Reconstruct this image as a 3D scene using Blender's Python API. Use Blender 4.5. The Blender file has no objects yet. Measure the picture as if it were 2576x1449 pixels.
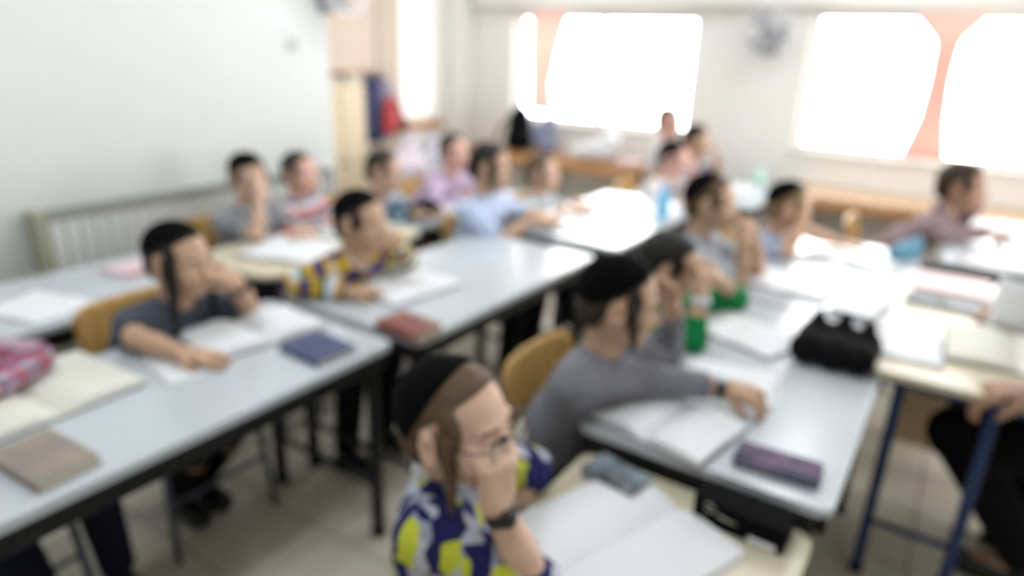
import bpy, bmesh, math, random
import numpy as np
from mathutils import Vector, Matrix

random.seed(7)
scene = bpy.context.scene
COL = scene.collection

# ------------------------------------------------------------------ camera, world, exposure
# room axes: x runs along the desk rows towards the window wall, y towards the radiator wall, z up
cam_data = bpy.data.cameras.new('camera')
cam = bpy.data.objects.new('camera', cam_data)
COL.objects.link(cam)
cam_data.sensor_width = 36.0
cam_data.lens = 24.0
cam_data.clip_start = 0.02
cam.matrix_world = Matrix(((0.55683889, 0.26007327, -0.78885509, 0.0),
                           (-0.82996879, 0.21182817, -0.51602387, 0.0),
                           (0.03289771, 0.94206726, 0.33380686, 1.6),
                           (0, 0, 0, 1)))
cam_data.dof.use_dof = True
cam_data.dof.focus_distance = 0.55
cam_data.dof.aperture_fstop = 1.75
scene.camera = cam

world = bpy.data.worlds.new('world')
scene.world = world
world.use_nodes = True
_bg = world.node_tree.nodes['Background']
_bg.inputs['Color'].default_value = (1.0, 0.985, 0.97, 1)
_bg.inputs['Strength'].default_value = 13.0

FILL_STRENGTH = 15.0  # glow of the added ceiling fill lights
scene.view_settings.view_transform = 'Standard'
scene.view_settings.look = 'None'
scene.view_settings.exposure = 0.06
scene.view_settings.gamma = 1.0
scene.view_settings.use_curve_mapping = False
try:
    scene.cycles.use_denoising = True
    scene.cycles.max_bounces = 4
    scene.cycles.diffuse_bounces = 3
    scene.cycles.glossy_bounces = 2
    scene.cycles.transmission_bounces = 2
    scene.cycles.use_adaptive_sampling = True
    scene.cycles.adaptive_threshold = 0.12
    scene.cycles.adaptive_min_samples = 20
    scene.cycles.sample_clamp_indirect = 6.0
    scene.cycles.caustics_reflective = False
    scene.cycles.caustics_refractive = False
except Exception:
    pass


def portal(loc, rot, sx, sy):
    l = bpy.data.lights.new('window_portal', 'AREA')
    l.shape = 'RECTANGLE'
    l.size, l.size_y = sx, sy
    l.cycles.is_portal = True
    o = bpy.data.objects.new('window_portal', l)
    o.location = loc
    o.rotation_euler = rot
    COL.objects.link(o)


# ------------------------------------------------------------------ helpers: materials
MATS = {}


def lin(c):
    return tuple(((v / 12.92) if v <= 0.04045 else ((v + 0.055) / 1.055) ** 2.4) for v in c)


def mat(name, rgb, rough=0.6, spec=0.5, metal=0.0, noise=0.06, nscale=30.0, bump=0.0, emit=0.0, sub=0.0, trans=0.0, coat=0.0):
    """plain procedural material; rgb is sRGB 0..1"""
    if name in MATS:
        return MATS[name]
    m = bpy.data.materials.new(name)
    m.use_nodes = True
    nt = m.node_tree
    b = nt.nodes['Principled BSDF']
    c = lin(rgb)
    b.inputs['Roughness'].default_value = rough
    b.inputs['Specular IOR Level'].default_value = spec
    b.inputs['Metallic'].default_value = metal
    if sub:
        b.inputs['Subsurface Weight'].default_value = sub
        b.inputs['Subsurface Radius'].default_value = (0.012, 0.005, 0.003)
    if trans:
        b.inputs['Transmission Weight'].default_value = trans
    if coat:
        b.inputs['Coat Weight'].default_value = coat
        b.inputs['Coat Roughness'].default_value = 0.1
    tc = nt.nodes.new('ShaderNodeTexCoord')
    nz = nt.nodes.new('ShaderNodeTexNoise')
    nz.inputs['Scale'].default_value = nscale
    nz.inputs['Detail'].default_value = 3.0
    nt.links.new(tc.outputs['Object'], nz.inputs['Vector'])
    mx = nt.nodes.new('ShaderNodeMix')
    mx.data_type = 'RGBA'
    mx.inputs['A'].default_value = (*[max(0, v * (1 - noise)) for v in c], 1)
    mx.inputs['B'].default_value = (*[min(1, v * (1 + noise)) for v in c], 1)
    nt.links.new(nz.outputs['Fac'], mx.inputs['Factor'])
    nt.links.new(mx.outputs['Result'], b.inputs['Base Color'])
    if bump:
        bp = nt.nodes.new('ShaderNodeBump')
        bp.inputs['Strength'].default_value = bump
        bp.inputs['Distance'].default_value = 0.004
        nt.links.new(nz.outputs['Fac'], bp.inputs['Height'])
        nt.links.new(bp.outputs['Normal'], b.inputs['Normal'])
    if emit:
        b.inputs['Emission Color'].default_value = (*c, 1)
        b.inputs['Emission Strength'].default_value = emit
    MATS[name] = m
    return m


def ramp_mat(name, source, stops, scale=1.0, rough=0.85, constant=True, vec='Object', rot=(0, 0, 0), attr=None, noise=0.0, vscale=(1, 1, 1)):
    """procedural pattern material: source in stripe | cells | noise | wave | check; stops = [(pos, srgb), ...]"""
    if name in MATS:
        return MATS[name]
    m = bpy.data.materials.new(name)
    m.use_nodes = True
    nt = m.node_tree
    b = nt.nodes['Principled BSDF']
    b.inputs['Roughness'].default_value = rough
    b.inputs['Specular IOR Level'].default_value = 0.25
    rp = nt.nodes.new('ShaderNodeValToRGB')
    rp.color_ramp.interpolation = 'CONSTANT' if constant else 'LINEAR'
    while len(rp.color_ramp.elements) > 1:
        rp.color_ramp.elements.remove(rp.color_ramp.elements[-1])
    for i, (p, c) in enumerate(stops):
        e = rp.color_ramp.elements[0] if i == 0 else rp.color_ramp.elements.new(p)
        e.position = p
        e.color = (*lin(c), 1)
    if attr:
        at = nt.nodes.new('ShaderNodeAttribute')
        at.attribute_name = attr
        mul = nt.nodes.new('ShaderNodeMath')
        mul.operation = 'MULTIPLY'
        mul.inputs[1].default_value = scale
        nt.links.new(at.outputs['Fac'], mul.inputs[0])
        fr = nt.nodes.new('ShaderNodeMath')
        fr.operation = 'FRACT'
        nt.links.new(mul.outputs[0], fr.inputs[0])
        nt.links.new(fr.outputs[0], rp.inputs['Fac'])
    else:
        tc = nt.nodes.new('ShaderNodeTexCoord')
        mp = nt.nodes.new('ShaderNodeMapping')
        mp.inputs['Rotation'].default_value = rot
        mp.inputs['Scale'].default_value = vscale
        nt.links.new(tc.outputs[vec], mp.inputs['Vector'])
        if source == 'cells':
            t = nt.nodes.new('ShaderNodeTexVoronoi')
            t.inputs['Scale'].default_value = scale
            nt.links.new(mp.outputs['Vector'], t.inputs['Vector'])
            sp = nt.nodes.new('ShaderNodeSeparateColor')
            nt.links.new(t.outputs['Color'], sp.inputs[0])
            nt.links.new(sp.outputs[0], rp.inputs['Fac'])
        elif source == 'wave':
            t = nt.nodes.new('ShaderNodeTexWave')
            t.inputs['Scale'].default_value = scale
            t.inputs['Distortion'].default_value = noise
            nt.links.new(mp.outputs['Vector'], t.inputs['Vector'])
            nt.links.new(t.outputs['Fac'], rp.inputs['Fac'])
        else:
            t = nt.nodes.new('ShaderNodeTexNoise')
            t.inputs['Scale'].default_value = scale
            t.inputs['Detail'].default_value = 2.0
            nt.links.new(mp.outputs['Vector'], t.inputs['Vector'])
            nt.links.new(t.outputs['Fac'], rp.inputs['Fac'])
    nt.links.new(rp.outputs['Color'], b.inputs['Base Color'])
    MATS[name] = m
    return m


def plaid_mat(name, base, c1, c2, scale):
    """woven check: two crossed stripe waves over a base colour"""
    if name in MATS:
        return MATS[name]
    m = bpy.data.materials.new(name)
    m.use_nodes = True
    nt = m.node_tree
    b = nt.nodes['Principled BSDF']
    b.inputs['Roughness'].default_value = 0.85
    b.inputs['Specular IOR Level'].default_value = 0.2
    tc = nt.nodes.new('ShaderNodeTexCoord')
    prev = None
    for i, (dr, col) in enumerate((('X', c1), ('Z', c2), ('Y', c1))):
        w = nt.nodes.new('ShaderNodeTexWave')
        w.bands_direction = dr
        w.inputs['Scale'].default_value = scale
        nt.links.new(tc.outputs['Object'], w.inputs['Vector'])
        mth = nt.nodes.new('ShaderNodeMath')
        mth.operation = 'GREATER_THAN'
        mth.inputs[1].default_value = 0.62
        nt.links.new(w.outputs['Fac'], mth.inputs[0])
        sc_ = nt.nodes.new('ShaderNodeMath')
        sc_.operation = 'MULTIPLY'
        sc_.inputs[1].default_value = 0.65
        nt.links.new(mth.outputs[0], sc_.inputs[0])
        mx = nt.nodes.new('ShaderNodeMix')
        mx.data_type = 'RGBA'
        mx.inputs['B'].default_value = (*lin(col), 1)
        nt.links.new(sc_.outputs[0], mx.inputs['Factor'])
        if prev is None:
            mx.inputs['A'].default_value = (*lin(base), 1)
        else:
            nt.links.new(prev, mx.inputs['A'])
        prev = mx.outputs['Result']
    nt.links.new(prev, b.inputs['Base Color'])
    MATS[name] = m
    return m


def wood_mat(name, c1, c2, scale=6.0, rough=0.45):
    return ramp_mat(name, 'wave', [(0.0, c1), (1.0, c2)], scale=scale, rough=rough, constant=False, noise=6.0, vscale=(1, 6, 6))


# ------------------------------------------------------------------ helpers: meshes
def link(name, me, m=None, parent=None, smooth=False):
    if m is not None and not len(me.materials):
        me.materials.append(m)
    if smooth and len(me.polygons):
        me.polygons.foreach_set('use_smooth', [True] * len(me.polygons))
    o = bpy.data.objects.new(name, me)
    COL.objects.link(o)
    if parent is not None:
        o.parent = parent
    return o


def tag(o, label=None, cat=None, group=None, kind=None):
    if label:
        o['label'] = label
    if cat:
        o['category'] = cat
    if group:
        o['group'] = group
    if kind:
        o['kind'] = kind
    return o


def empty(name, loc=(0, 0, 0), rz=0.0):
    o = bpy.data.objects.new(name, None)
    o.empty_display_size = 0.05
    o.location = loc
    o.rotation_euler = (0, 0, rz)
    COL.objects.link(o)
    return o


class B:
    """collects shapes into one bmesh"""

    def __init__(self):
        self.bm = bmesh.new()

    def box(self, x0, x1, y0, y1, z0, z1, bev=0.0, seg=2, M=None):
        tmp = bmesh.new()
        bmesh.ops.create_cube(tmp, size=1.0)
        for v in tmp.verts:
            v.co = Vector(((x0 + x1) / 2 + v.co.x * (x1 - x0), (y0 + y1) / 2 + v.co.y * (y1 - y0), (z0 + z1) / 2 + v.co.z * (z1 - z0)))
        if bev:
            bmesh.ops.bevel(tmp, geom=list(tmp.edges), offset=bev, segments=seg, affect='EDGES', profile=0.5)
        if M is not None:
            bmesh.ops.transform(tmp, matrix=M, verts=tmp.verts)
        self._merge(tmp)
        return self

    def slab(self, x0, x1, y0, y1, z0, z1, r=0.03, bev=0.004, n=5):
        """rounded-corner plate"""
        pts = []
        for cx, cy, a0 in ((x1 - r, y1 - r, 0), (x0 + r, y1 - r, 90), (x0 + r, y0 + r, 180), (x1 - r, y0 + r, 270)):
            for i in range(n + 1):
                a = math.radians(a0 + 90 * i / n)
                pts.append((cx + r * math.cos(a), cy + r * math.sin(a)))
        self.prism(pts, z0, z1, bev)
        return self

    def prism(self, pts, z0, z1, bev=0.0, M=None):
        tmp = bmesh.new()
        lo = [tmp.verts.new((x, y, z0)) for x, y in pts]
        hi = [tmp.verts.new((x, y, z1)) for x, y in pts]
        tmp.faces.new(list(reversed(lo)))
        top = tmp.faces.new(hi)
        n = len(pts)
        for i in range(n):
            tmp.faces.new((lo[i], lo[(i + 1) % n], hi[(i + 1) % n], hi[i]))
        if bev:
            es = [e for e in tmp.edges if abs(e.verts[0].co.z - e.verts[1].co.z) < 1e-6]
            bmesh.ops.bevel(tmp, geom=es, offset=bev, segments=2, affect='EDGES', profile=0.5)
        if M is not None:
            bmesh.ops.transform(tmp, matrix=M, verts=tmp.verts)
        self._merge(tmp)
        return self

    def tube(self, pts, r, n=10, r1=None, cap=True):
        pts = [Vector(p) for p in pts]
        rings = []
        up = Vector((0, 0, 1))
        m = len(pts)
        prevx = None
        for i, p in enumerate(pts):
            d = (pts[min(i + 1, m - 1)] - pts[max(i - 1, 0)]).normalized()
            x = prevx - d * prevx.dot(d) if prevx is not None else d.cross(up)
            if x.length < 1e-4:
                x = d.cross(Vector((1, 0, 0)))
            x.normalize()
            prevx = x
            y = d.cross(x)
            rr = r if r1 is None else r + (r1 - r) * i / max(1, m - 1)
            rings.append([self.bm.verts.new(p + (x * math.cos(2 * math.pi * k / n) + y * math.sin(2 * math.pi * k / n)) * rr) for k in range(n)])
        for a, b_ in zip(rings, rings[1:]):
            for k in range(n):
                self.bm.faces.new((a[k], a[(k + 1) % n], b_[(k + 1) % n], b_[k]))
        if cap:
            self.bm.faces.new(list(reversed(rings[0])))
            self.bm.faces.new(rings[-1])
        return self

    def lathe(self, prof, n=24, M=None):
        """prof = [(r, z), ...] about z"""
        tmp = bmesh.new()
        rings = []
        for r, z in prof:
            if r < 1e-5:
                rings.append([tmp.verts.new((0, 0, z))])
            else:
                rings.append([tmp.verts.new((r * math.cos(2 * math.pi * k / n), r * math.sin(2 * math.pi * k / n), z)) for k in range(n)])
        for a, b_ in zip(rings, rings[1:]):
            for k in range(n):
                k2 = (k + 1) % n
                if len(a) == 1 and len(b_) == 1:
                    continue
                if len(a) == 1:
                    tmp.faces.new((a[0], b_[k2], b_[k]))
                elif len(b_) == 1:
                    tmp.faces.new((a[k], a[k2], b_[0]))
                else:
                    tmp.faces.new((a[k], a[k2], b_[k2], b_[k]))
        if M is not None:
            bmesh.ops.transform(tmp, matrix=M, verts=tmp.verts)
        self._merge(tmp)
        return self

    def grid(self, fn, nu, nv, thick=0.0):
        """surface from fn(u,v); thick > 0 gives a solid sheet below it (along -normal z)"""
        def sheet(off):
            return [[self.bm.verts.new(Vector(fn(i / nu, j / nv)) + Vector(off)) for j in range(nv + 1)] for i in range(nu + 1)]
        A = sheet((0, 0, 0))
        for i in range(nu):
            for j in range(nv):
                self.bm.faces.new((A[i][j], A[i + 1][j], A[i + 1][j + 1], A[i][j + 1]))
        if thick:
            off = thick if isinstance(thick, tuple) else (0, 0, -thick)
            C = sheet(off)
            for i in range(nu):
                for j in range(nv):
                    self.bm.faces.new((C[i][j + 1], C[i + 1][j + 1], C[i + 1][j], C[i][j]))
            for i in range(nu):
                self.bm.faces.new((A[i][0], C[i][0], C[i + 1][0], A[i + 1][0]))
                self.bm.faces.new((A[i + 1][nv], C[i + 1][nv], C[i][nv], A[i][nv]))
            for j in range(nv):
                self.bm.faces.new((A[0][j + 1], C[0][j + 1], C[0][j], A[0][j]))
                self.bm.faces.new((A[nu][j], C[nu][j], C[nu][j + 1], A[nu][j + 1]))
        return self

    def _merge(self, tmp):
        me = bpy.data.meshes.new('tmp')
        tmp.to_mesh(me)
        tmp.free()
        self.bm.from_mesh(me)
        bpy.data.meshes.remove(me)

    def mesh(self, name='mesh'):
        bmesh.ops.recalc_face_normals(self.bm, faces=self.bm.faces)
        me = bpy.data.meshes.new(name)
        self.bm.to_mesh(me)
        self.bm.free()
        return me

    def obj(self, name, m, parent=None, smooth=False):
        return link(name, self.mesh(name), m, parent, smooth)


def copy_tree(o, parent=None):
    c = o.copy()
    COL.objects.link(c)
    c.parent = parent
    for ch in list(o.children):
        copy_tree(ch, c)
    return c


# ------------------------------------------------------------------ helpers: organic surfaces (distance field + surface nets)
class Field:
    BIG = 0.08

    def __init__(self, lo, hi, h):
        self.h = h
        self.lo = np.array(lo, float) - 3 * h
        n = np.ceil((np.array(hi, float) + 3 * h - self.lo) / h).astype(int) + 1
        self.n = n
        self.D = np.full(tuple(n), self.BIG, np.float32)

    def block(self, lo, hi):
        a = np.clip(np.floor((np.asarray(lo) - self.lo) / self.h).astype(int), 0, self.n)
        b = np.clip(np.ceil((np.asarray(hi) - self.lo) / self.h).astype(int) + 1, 0, self.n)
        if np.any(b <= a):
            return None, None
        sl = tuple(slice(a[i], b[i]) for i in range(3))
        ax = [(self.lo[i] + self.h * np.arange(a[i], b[i])).astype(np.float32) for i in range(3)]
        return sl, (ax[0][:, None, None], ax[1][None, :, None], ax[2][None, None, :])

    def mix(self, sl, d, k, op):
        A = self.D[sl]
        if op == 'u':
            if k > 0:
                q = np.maximum(k - np.abs(A - d), 0) / k
                self.D[sl] = np.minimum(A, d) - q * q * k * 0.25
            else:
                self.D[sl] = np.minimum(A, d)
        else:
            d = -d
            if k > 0:
                q = np.maximum(k - np.abs(A - d), 0) / k
                self.D[sl] = np.maximum(A, d) + q * q * k * 0.25
            else:
                self.D[sl] = np.maximum(A, d)

    def cone(self, a, b, ra, rb, k=0.01, op='u', flat=False):
        a = np.asarray(a, float)
        b = np.asarray(b, float)
        mg = max(ra, rb) + k + 3 * self.h
        sl, P = self.block(np.minimum(a, b) - mg, np.maximum(a, b) + mg)
        if sl is None:
            return
        ab = b - a
        L2 = float(ab @ ab) + 1e-12
        t = ((P[0] - a[0]) * ab[0] + (P[1] - a[1]) * ab[1] + (P[2] - a[2]) * ab[2]) / L2
        tc = np.clip(t, 0, 1)
        d = np.sqrt((P[0] - a[0] - tc * ab[0]) ** 2 + (P[1] - a[1] - tc * ab[1]) ** 2 + (P[2] - a[2] - tc * ab[2]) ** 2) - (ra + tc * (rb - ra))
        if flat:
            d = np.maximum(d, (t - 1.0) * math.sqrt(L2))
        self.mix(sl, d.astype(np.float32), k, op)

    def ell(self, c, R, rad, k=0.01, op='u', cut=None):
        """ellipsoid; R columns are its axes; cut = list of (normal, offset) in local coordinates kept where n.p < offset"""
        c = np.asarray(c, float)
        R = np.asarray(R, float)
        rad = np.asarray(rad, float)
        mg = np.abs(R) @ rad + k + 3 * self.h
        sl, P = self.block(c - mg, c + mg)
        if sl is None:
            return
        q = [(P[0] - c[0]) * R[0, i] + (P[1] - c[1]) * R[1, i] + (P[2] - c[2]) * R[2, i] for i in range(3)]
        k0 = np.sqrt(sum((q[i] / rad[i]) ** 2 for i in range(3)))
        k1 = np.sqrt(sum((q[i] / rad[i] ** 2) ** 2 for i in range(3))) + 1e-9
        d = k0 * (k0 - 1) / k1
        if cut:
            for nrm, off in cut:
                d = np.maximum(d, q[0] * nrm[0] + q[1] * nrm[1] + q[2] * nrm[2] - off)
        self.mix(sl, d.astype(np.float32), k, op)

    def cutz(self, z):
        zz = (self.lo[2] + self.h * np.arange(self.n[2])).astype(np.float32)
        self.D = np.maximum(self.D, (z - zz)[None, None, :])

    def mesh(self, name):
        D, h = self.D, self.h
        S = D < 0
        cnt = np.zeros(tuple(s - 1 for s in D.shape), np.int8)
        offs = [(i, j, k) for i in (0, 1) for j in (0, 1) for k in (0, 1)]
        nx, ny, nz = D.shape
        for i, j, k in offs:
            cnt += S[i:nx - 1 + i, j:ny - 1 + j, k:nz - 1 + k]
        act = (cnt > 0) & (cnt < 8)
        idx = np.argwhere(act)
        vid = np.full(act.shape, -1, np.int64)
        vid[act] = np.arange(len(idx))
        acc = np.zeros((len(idx), 3))
        num = np.zeros(len(idx))
        for o1 in offs:
            for axn in range(3):
                if o1[axn]:
                    continue
                o2 = list(o1)
                o2[axn] = 1
                a = D[idx[:, 0] + o1[0], idx[:, 1] + o1[1], idx[:, 2] + o1[2]]
                b = D[idx[:, 0] + o2[0], idx[:, 1] + o2[1], idx[:, 2] + o2[2]]
                mk = (a < 0) != (b < 0)
                den = np.where(mk, a - b, 1.0)
                t = np.where(mk, a / den, 0)
                for q in range(3):
                    acc[:, q] += mk * (o1[q] + (t if q == axn else 0))
                num += mk
        V = self.lo + h * (idx + acc / np.maximum(num, 1)[:, None])
        quads = []
        for axn in range(3):
            u, v = [(1, 2), (2, 0), (0, 1)][axn]
            sl1 = [slice(1, -1)] * 3
            sl2 = [slice(1, -1)] * 3
            sl1[axn] = slice(0, -1)
            sl2[axn] = slice(1, None)
            s1, s2 = S[tuple(sl1)], S[tuple(sl2)]
            e = np.argwhere(s1 != s2)
            if not len(e):
                continue
            inside = s1[e[:, 0], e[:, 1], e[:, 2]]
            base = e.copy()
            base[:, u] += 1
            base[:, v] += 1

            def at(du, dv):
                c = base.copy()
                c[:, u] += du
                c[:, v] += dv
                return vid[c[:, 0], c[:, 1], c[:, 2]]
            q = np.stack([at(-1, -1), at(0, -1), at(0, 0), at(-1, 0)], 1)
            q[~inside] = q[~inside][:, ::-1]
            quads.append(q)
        Q = np.concatenate(quads) if quads else np.zeros((0, 4), int)
        Q = Q[(Q >= 0).all(1)]
        me = bpy.data.meshes.new(name)
        me.vertices.add(len(V))
        me.vertices.foreach_set('co', V.astype(np.float32).ravel())
        me.loops.add(len(Q) * 4)
        me.loops.foreach_set('vertex_index', Q.astype(np.int32).ravel())
        me.polygons.add(len(Q))
        me.polygons.foreach_set('loop_start', np.arange(0, len(Q) * 4, 4, dtype=np.int32))
        me.polygons.foreach_set('use_smooth', [True] * len(Q))
        me.update(calc_edges=True)
        me.validate()
        return me, V


# ------------------------------------------------------------------ people
def v3(*a):
    return np.array(a, float)


def unit(a):
    a = np.asarray(a, float)
    return a / (np.linalg.norm(a) + 1e-9)


def ik(S, W, l1, l2, pole):
    """elbow or knee point between S and W"""
    d = W - S
    L = np.linalg.norm(d)
    if L > (l1 + l2) * 0.995:
        f_ = L / ((l1 + l2) * 0.995)
        l1, l2 = l1 * f_, l2 * f_
    u = d / (L + 1e-9)
    a = (l1 * l1 - l2 * l2 + L * L) / (2 * L + 1e-9)
    hgt = math.sqrt(max(l1 * l1 - a * a, 0))
    p = np.asarray(pole, float)
    p = unit(p - u * (p @ u))
    return S + u * a + p * hgt


def hand_prims(W, d, n, curl, s, right, spread=1.0):
    """palm, four fingers and a thumb from wrist W along d with palm normal n"""
    d = unit(d)
    n = unit(n - d * (n @ d))
    w = np.cross(d, n)          # across the palm
    out = []
    pl = 0.062 * s
    for i in range(4):
        o = (i - 1.5) * 0.0145 * s
        out.append((W + w * o * 0.7, W + d * pl + w * o, 0.0125 * s, 0.0105 * s, 0.012))
    thumb_side = -1.0 if right else 1.0
    lens = (0.026, 0.030, 0.028, 0.022) if not right else (0.026, 0.030, 0.028, 0.022)
    lens = lens if thumb_side < 0 else lens[::-1]
    for i in range(4):
        o = (i - 1.5) * 0.0165 * s * (1 + 0.12 * spread)
        p = W + d * pl + w * o
        ang = 0.0
        for j, fac in enumerate((1.0, 0.72, 0.58)):
            ang += curl * (0.75 if j == 0 else 1.0)
            dd = unit(d * math.cos(ang) + n * math.sin(ang) + w * (i - 1.5) * 0.06 * spread)
            q = p + dd * lens[i] * fac * 1.12 * s
            r0 = (0.0078, 0.0071, 0.0064)[j] * s
            out.append((p, q, r0, r0 * 0.92, 0.004 if j else 0.006))
            p = q
    tb = W + d * pl * 0.28 + w * thumb_side * 0.020 * s
    td = unit(d * 0.65 + w * thumb_side * 0.75 + n * (0.35 + 0.35 * curl))
    t1 = tb + td * 0.026 * s
    td2 = unit(d * 0.85 + w * thumb_side * (0.35 - 0.4 * curl) + n * (0.3 + 0.5 * curl))
    t2 = t1 + td2 * 0.022 * s
    t3 = t2 + td2 * 0.017 * s
    out += [(tb, t1, 0.0115 * s, 0.0088 * s, 0.010), (t1, t2, 0.0088 * s, 0.0082 * s, 0.004), (t2, t3, 0.0082 * s, 0.007 * s, 0.004)]
    return out


EYE_ME = {}


def eye_mesh():
    if 'm' not in EYE_ME:
        EYE_ME['m'] = B().lathe([(0, -1), (0.38, -0.92), (0.7, -0.71), (0.92, -0.38), (1, 0), (0.92, 0.38), (0.7, 0.71), (0.38, 0.92), (0, 1)], 14).mesh('eyeball')
        EYE_ME['i'] = B().lathe([(0, 1.03), (0.2, 1.01), (0.38, 0.945), (0.44, 0.90), (0.40, 0.85), (0, 0.8)], 14).mesh('iris')
        EYE_ME['m'].polygons.foreach_set('use_smooth', [True] * len(EYE_ME['m'].polygons))
    return EYE_ME['m'], EYE_ME['i']


SKIN = dict(
    tan=mat('skin_tan', (0.78, 0.635, 0.53), 0.5, 0.35, noise=0.05, nscale=40),
    fair=mat('skin_fair', (0.85, 0.71, 0.62), 0.5, 0.35, noise=0.05, nscale=40),
    rosy=mat('skin_rosy', (0.88, 0.70, 0.64), 0.5, 0.35, noise=0.05, nscale=40),
    brown=mat('skin_brown', (0.66, 0.51, 0.42), 0.5, 0.35, noise=0.05, nscale=40))
LIP = mat('lips', (0.70, 0.42, 0.38), 0.4)
EYEWHITE = mat('eye_white', (0.93, 0.92, 0.90), 0.2)
IRIS = mat('eye_iris', (0.14, 0.09, 0.06), 0.2)
HAIRS = dict(
    black=mat('hair_black', (0.10, 0.085, 0.075), 0.6, 0.3, noise=0.4, nscale=160, bump=0.5),
    dark=mat('hair_dark_brown', (0.20, 0.155, 0.12), 0.6, 0.3, noise=0.35, nscale=160, bump=0.5),
    brown=mat('hair_brown', (0.36, 0.28, 0.20), 0.6, 0.3, noise=0.3, nscale=160, bump=0.5),
    blond=mat('hair_dark_blond', (0.47, 0.38, 0.27), 0.6, 0.3, noise=0.3, nscale=160, bump=0.5))
VELVET = mat('skullcap_black', (0.03, 0.03, 0.034), 0.95, 0.08, noise=0.3, nscale=200, bump=0.3)
BLACKCLOTH = mat('cloth_black', (0.055, 0.055, 0.065), 0.9, 0.15, noise=0.2, nscale=60)
NAVYCLOTH = mat('cloth_navy', (0.10, 0.11, 0.18), 0.9, 0.15, noise=0.2, nscale=60)
GREYCLOTH = mat('cloth_charcoal', (0.18, 0.18, 0.20), 0.9, 0.15, noise=0.2, nscale=60)
SHOE = mat('shoe_black', (0.06, 0.06, 0.06), 0.4, 0.4)
WATCHBLACK = mat('watch_black', (0.06, 0.06, 0.065), 0.4)
WATCHFACE = mat('watch_face', (0.82, 0.88, 0.92), 0.15, 0.6)
SPEC = mat('spectacle_frame', (0.12, 0.09, 0.09), 0.35)
BUTTON = mat('button', (0.9, 0.9, 0.88), 0.4)


def glass_mat():
    if 'glass' in MATS:
        return MATS['glass']
    m = bpy.data.materials.new('clear_glass')
    m.use_nodes = True
    nt = m.node_tree
    nt.nodes.remove(nt.nodes['Principled BSDF'])
    tr = nt.nodes.new('ShaderNodeBsdfTransparent')
    gl = nt.nodes.new('ShaderNodeBsdfGlossy')
    gl.inputs['Roughness'].default_value = 0.02
    fr = nt.nodes.new('ShaderNodeFresnel')
    fr.inputs['IOR'].default_value = 1.25
    mx = nt.nodes.new('ShaderNodeMixShader')
    nt.links.new(fr.outputs[0], mx.inputs[0])
    nt.links.new(tr.outputs[0], mx.inputs[1])
    nt.links.new(gl.outputs[0], mx.inputs[2])
    nt.links.new(mx.outputs[0], nt.nodes['Material Output'].inputs['Surface'])
    MATS['glass'] = m
    return m


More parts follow.
